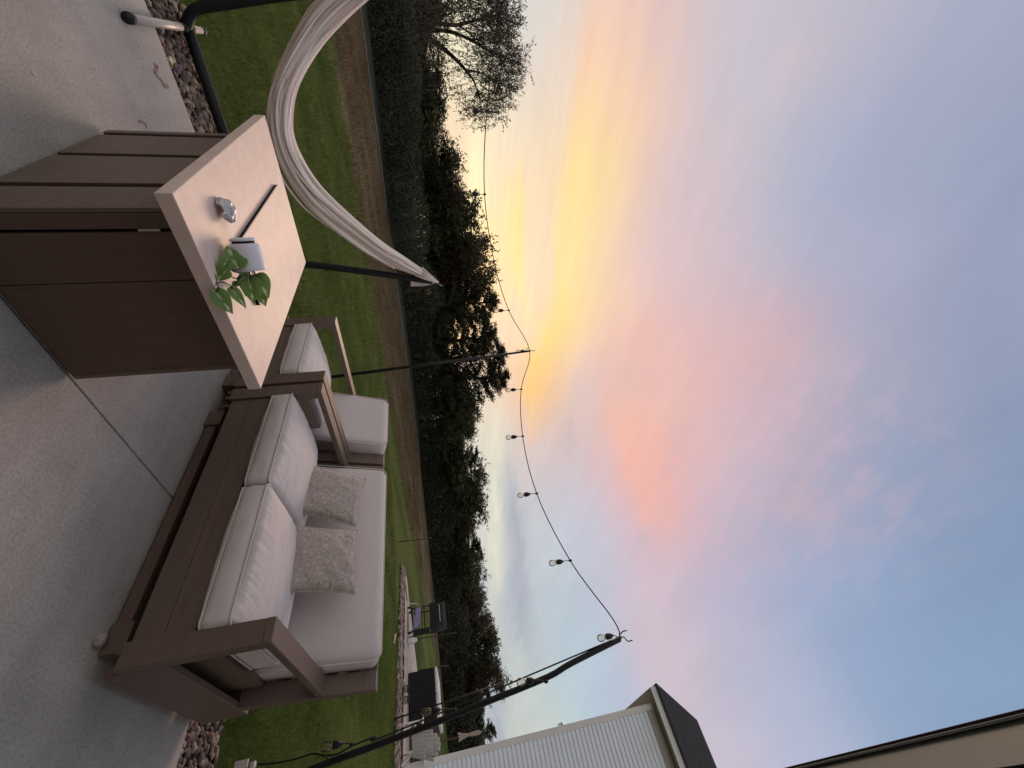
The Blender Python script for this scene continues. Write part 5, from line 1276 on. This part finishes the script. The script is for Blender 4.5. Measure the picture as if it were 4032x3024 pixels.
# azimuth 0..1 over the half of the sky ahead; the unseen sky behind is a plain gradient, brightened as fill light
u = math_('MULTIPLY', math_('ADD', azw, 16), 1 / 116, None, True)
def ramp(cols, src, pos):
    r_ = N.new('ShaderNodeValToRGB'); els = r_.color_ramp.elements
    els[0].position = pos[0]; els[0].color = (*cols[0], 1); els[1].position = pos[-1]; els[1].color = (*cols[-1], 1)
    for c, p in list(zip(cols, pos))[1:-1]: x = els.new(p); x.color = (*c, 1)
    L.new(src, r_.inputs[0]); return r_.outputs[0]
AZ = [-16 + 116 * i / 30 for i in range(31)]
def row(e): return ramp([skycol(azel(RAD(a), RAD(e))) for a in AZ], u, [i / 30 for i in range(31)])
prev = row(ROWS[0])
for i in range(1, len(ROWS)):
    cur = row(ROWS[i])
    mr = N.new('ShaderNodeMapRange'); mr.interpolation_type = 'LINEAR'; mr.inputs[1].default_value = ROWS[i - 1]; mr.inputs[2].default_value = ROWS[i]
    L.new(elw, mr.inputs[0])
    mx = N.new('ShaderNodeMix'); mx.data_type = 'RGBA'; L.new(mr.outputs[0], mx.inputs[0]); L.new(prev, mx.inputs[6]); L.new(cur, mx.inputs[7]); prev = mx.outputs[2]
eln = math_('MULTIPLY', math_('MAXIMUM', el, 0), 1 / 90)
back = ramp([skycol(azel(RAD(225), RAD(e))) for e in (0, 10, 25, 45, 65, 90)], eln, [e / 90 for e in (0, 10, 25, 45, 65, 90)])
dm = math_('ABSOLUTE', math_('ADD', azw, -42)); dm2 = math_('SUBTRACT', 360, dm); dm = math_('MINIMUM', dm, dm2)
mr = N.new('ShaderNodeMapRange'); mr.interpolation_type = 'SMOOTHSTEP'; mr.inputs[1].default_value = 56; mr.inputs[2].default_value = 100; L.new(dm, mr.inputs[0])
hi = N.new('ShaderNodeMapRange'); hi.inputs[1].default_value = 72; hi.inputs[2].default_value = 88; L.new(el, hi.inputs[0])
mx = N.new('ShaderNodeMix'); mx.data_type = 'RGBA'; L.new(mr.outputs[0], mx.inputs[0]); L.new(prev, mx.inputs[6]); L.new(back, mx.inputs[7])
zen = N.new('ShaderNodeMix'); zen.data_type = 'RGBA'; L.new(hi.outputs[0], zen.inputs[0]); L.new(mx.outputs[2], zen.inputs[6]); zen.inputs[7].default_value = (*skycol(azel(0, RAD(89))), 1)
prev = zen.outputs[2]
# fine cloud fibre
f1 = nz(3.2, 35, (.4, 1.8, 1), 7, .6, (4, 1, 0)); f2 = nz(12, 30, (.5, 1.6, 1), 6, .6, (1, 5, 0))
g_ = math_('ADD', math_('MULTIPLY_ADD', f1, .20, -.10), math_('MULTIPLY_ADD', f2, .07, -.035)); g_ = math_('ADD', g_, 1)
f3 = nz(18, 20, (.55, 1.4, 1), 6, .6, (3, 3, 0))
dc_ = ray(3050, 1800).normalized()
dt = N.new('ShaderNodeVectorMath'); dt.operation = 'DOT_PRODUCT'; L.new(tc.outputs['Generated'], dt.inputs[0]); dt.inputs[1].default_value = dc_
mk = N.new('ShaderNodeMapRange'); mk.interpolation_type = 'SMOOTHSTEP'; mk.inputs[1].default_value = math.cos(RAD(19)); mk.inputs[2].default_value = 1; L.new(dt.outputs['Value'], mk.inputs[0])
cl = N.new('ShaderNodeMapRange'); cl.interpolation_type = 'SMOOTHSTEP'; cl.inputs[1].default_value = .42; cl.inputs[2].default_value = .68; L.new(f3, cl.inputs[0])
fm = math_('MULTIPLY', math_('MULTIPLY', cl.outputs[0], mk.outputs[0]), .24)
pk = N.new('ShaderNodeMix'); pk.data_type = 'RGBA'; L.new(fm, pk.inputs[0]); L.new(prev, pk.inputs[6]); pk.inputs[7].default_value = (*lin((222, 182, 190)), 1); prev = pk.outputs[2]
vm = N.new('ShaderNodeVectorMath'); vm.operation = 'SCALE'; L.new(prev, vm.inputs[0]); L.new(g_, vm.inputs['Scale'])
sky = N.new('ShaderNodeTexSky'); sky.sky_type = 'NISHITA'; sky.sun_disc = False; sky.sun_elevation = RAD(3); sky.sun_rotation = RAD(29); sky.dust_density = 3
vs_ = N.new('ShaderNodeVectorMath'); vs_.operation = 'SCALE'; vs_.inputs['Scale'].default_value = .012; L.new(sky.outputs[0], vs_.inputs[0])
va = N.new('ShaderNodeVectorMath'); va.operation = 'ADD'; L.new(vm.outputs[0], va.inputs[0]); L.new(vs_.outputs[0], va.inputs[1])
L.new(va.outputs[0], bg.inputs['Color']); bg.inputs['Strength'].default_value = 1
wd.cycles.sampling_method = 'MANUAL'; wd.cycles.sample_map_resolution = 1024
# afterglow of the low sun behind the cloud bank
sd = bpy.data.lights.new('sun', 'SUN'); so = bpy.data.objects.new('sun', sd); col.objects.link(so)
sd.energy = 1.35; sd.angle = RAD(21); sd.color = (1, .68, .48)
dirv = azel(RAD(63), RAD(27)); so.rotation_euler = (-dirv).to_track_quat('-Z', 'Y').to_euler()
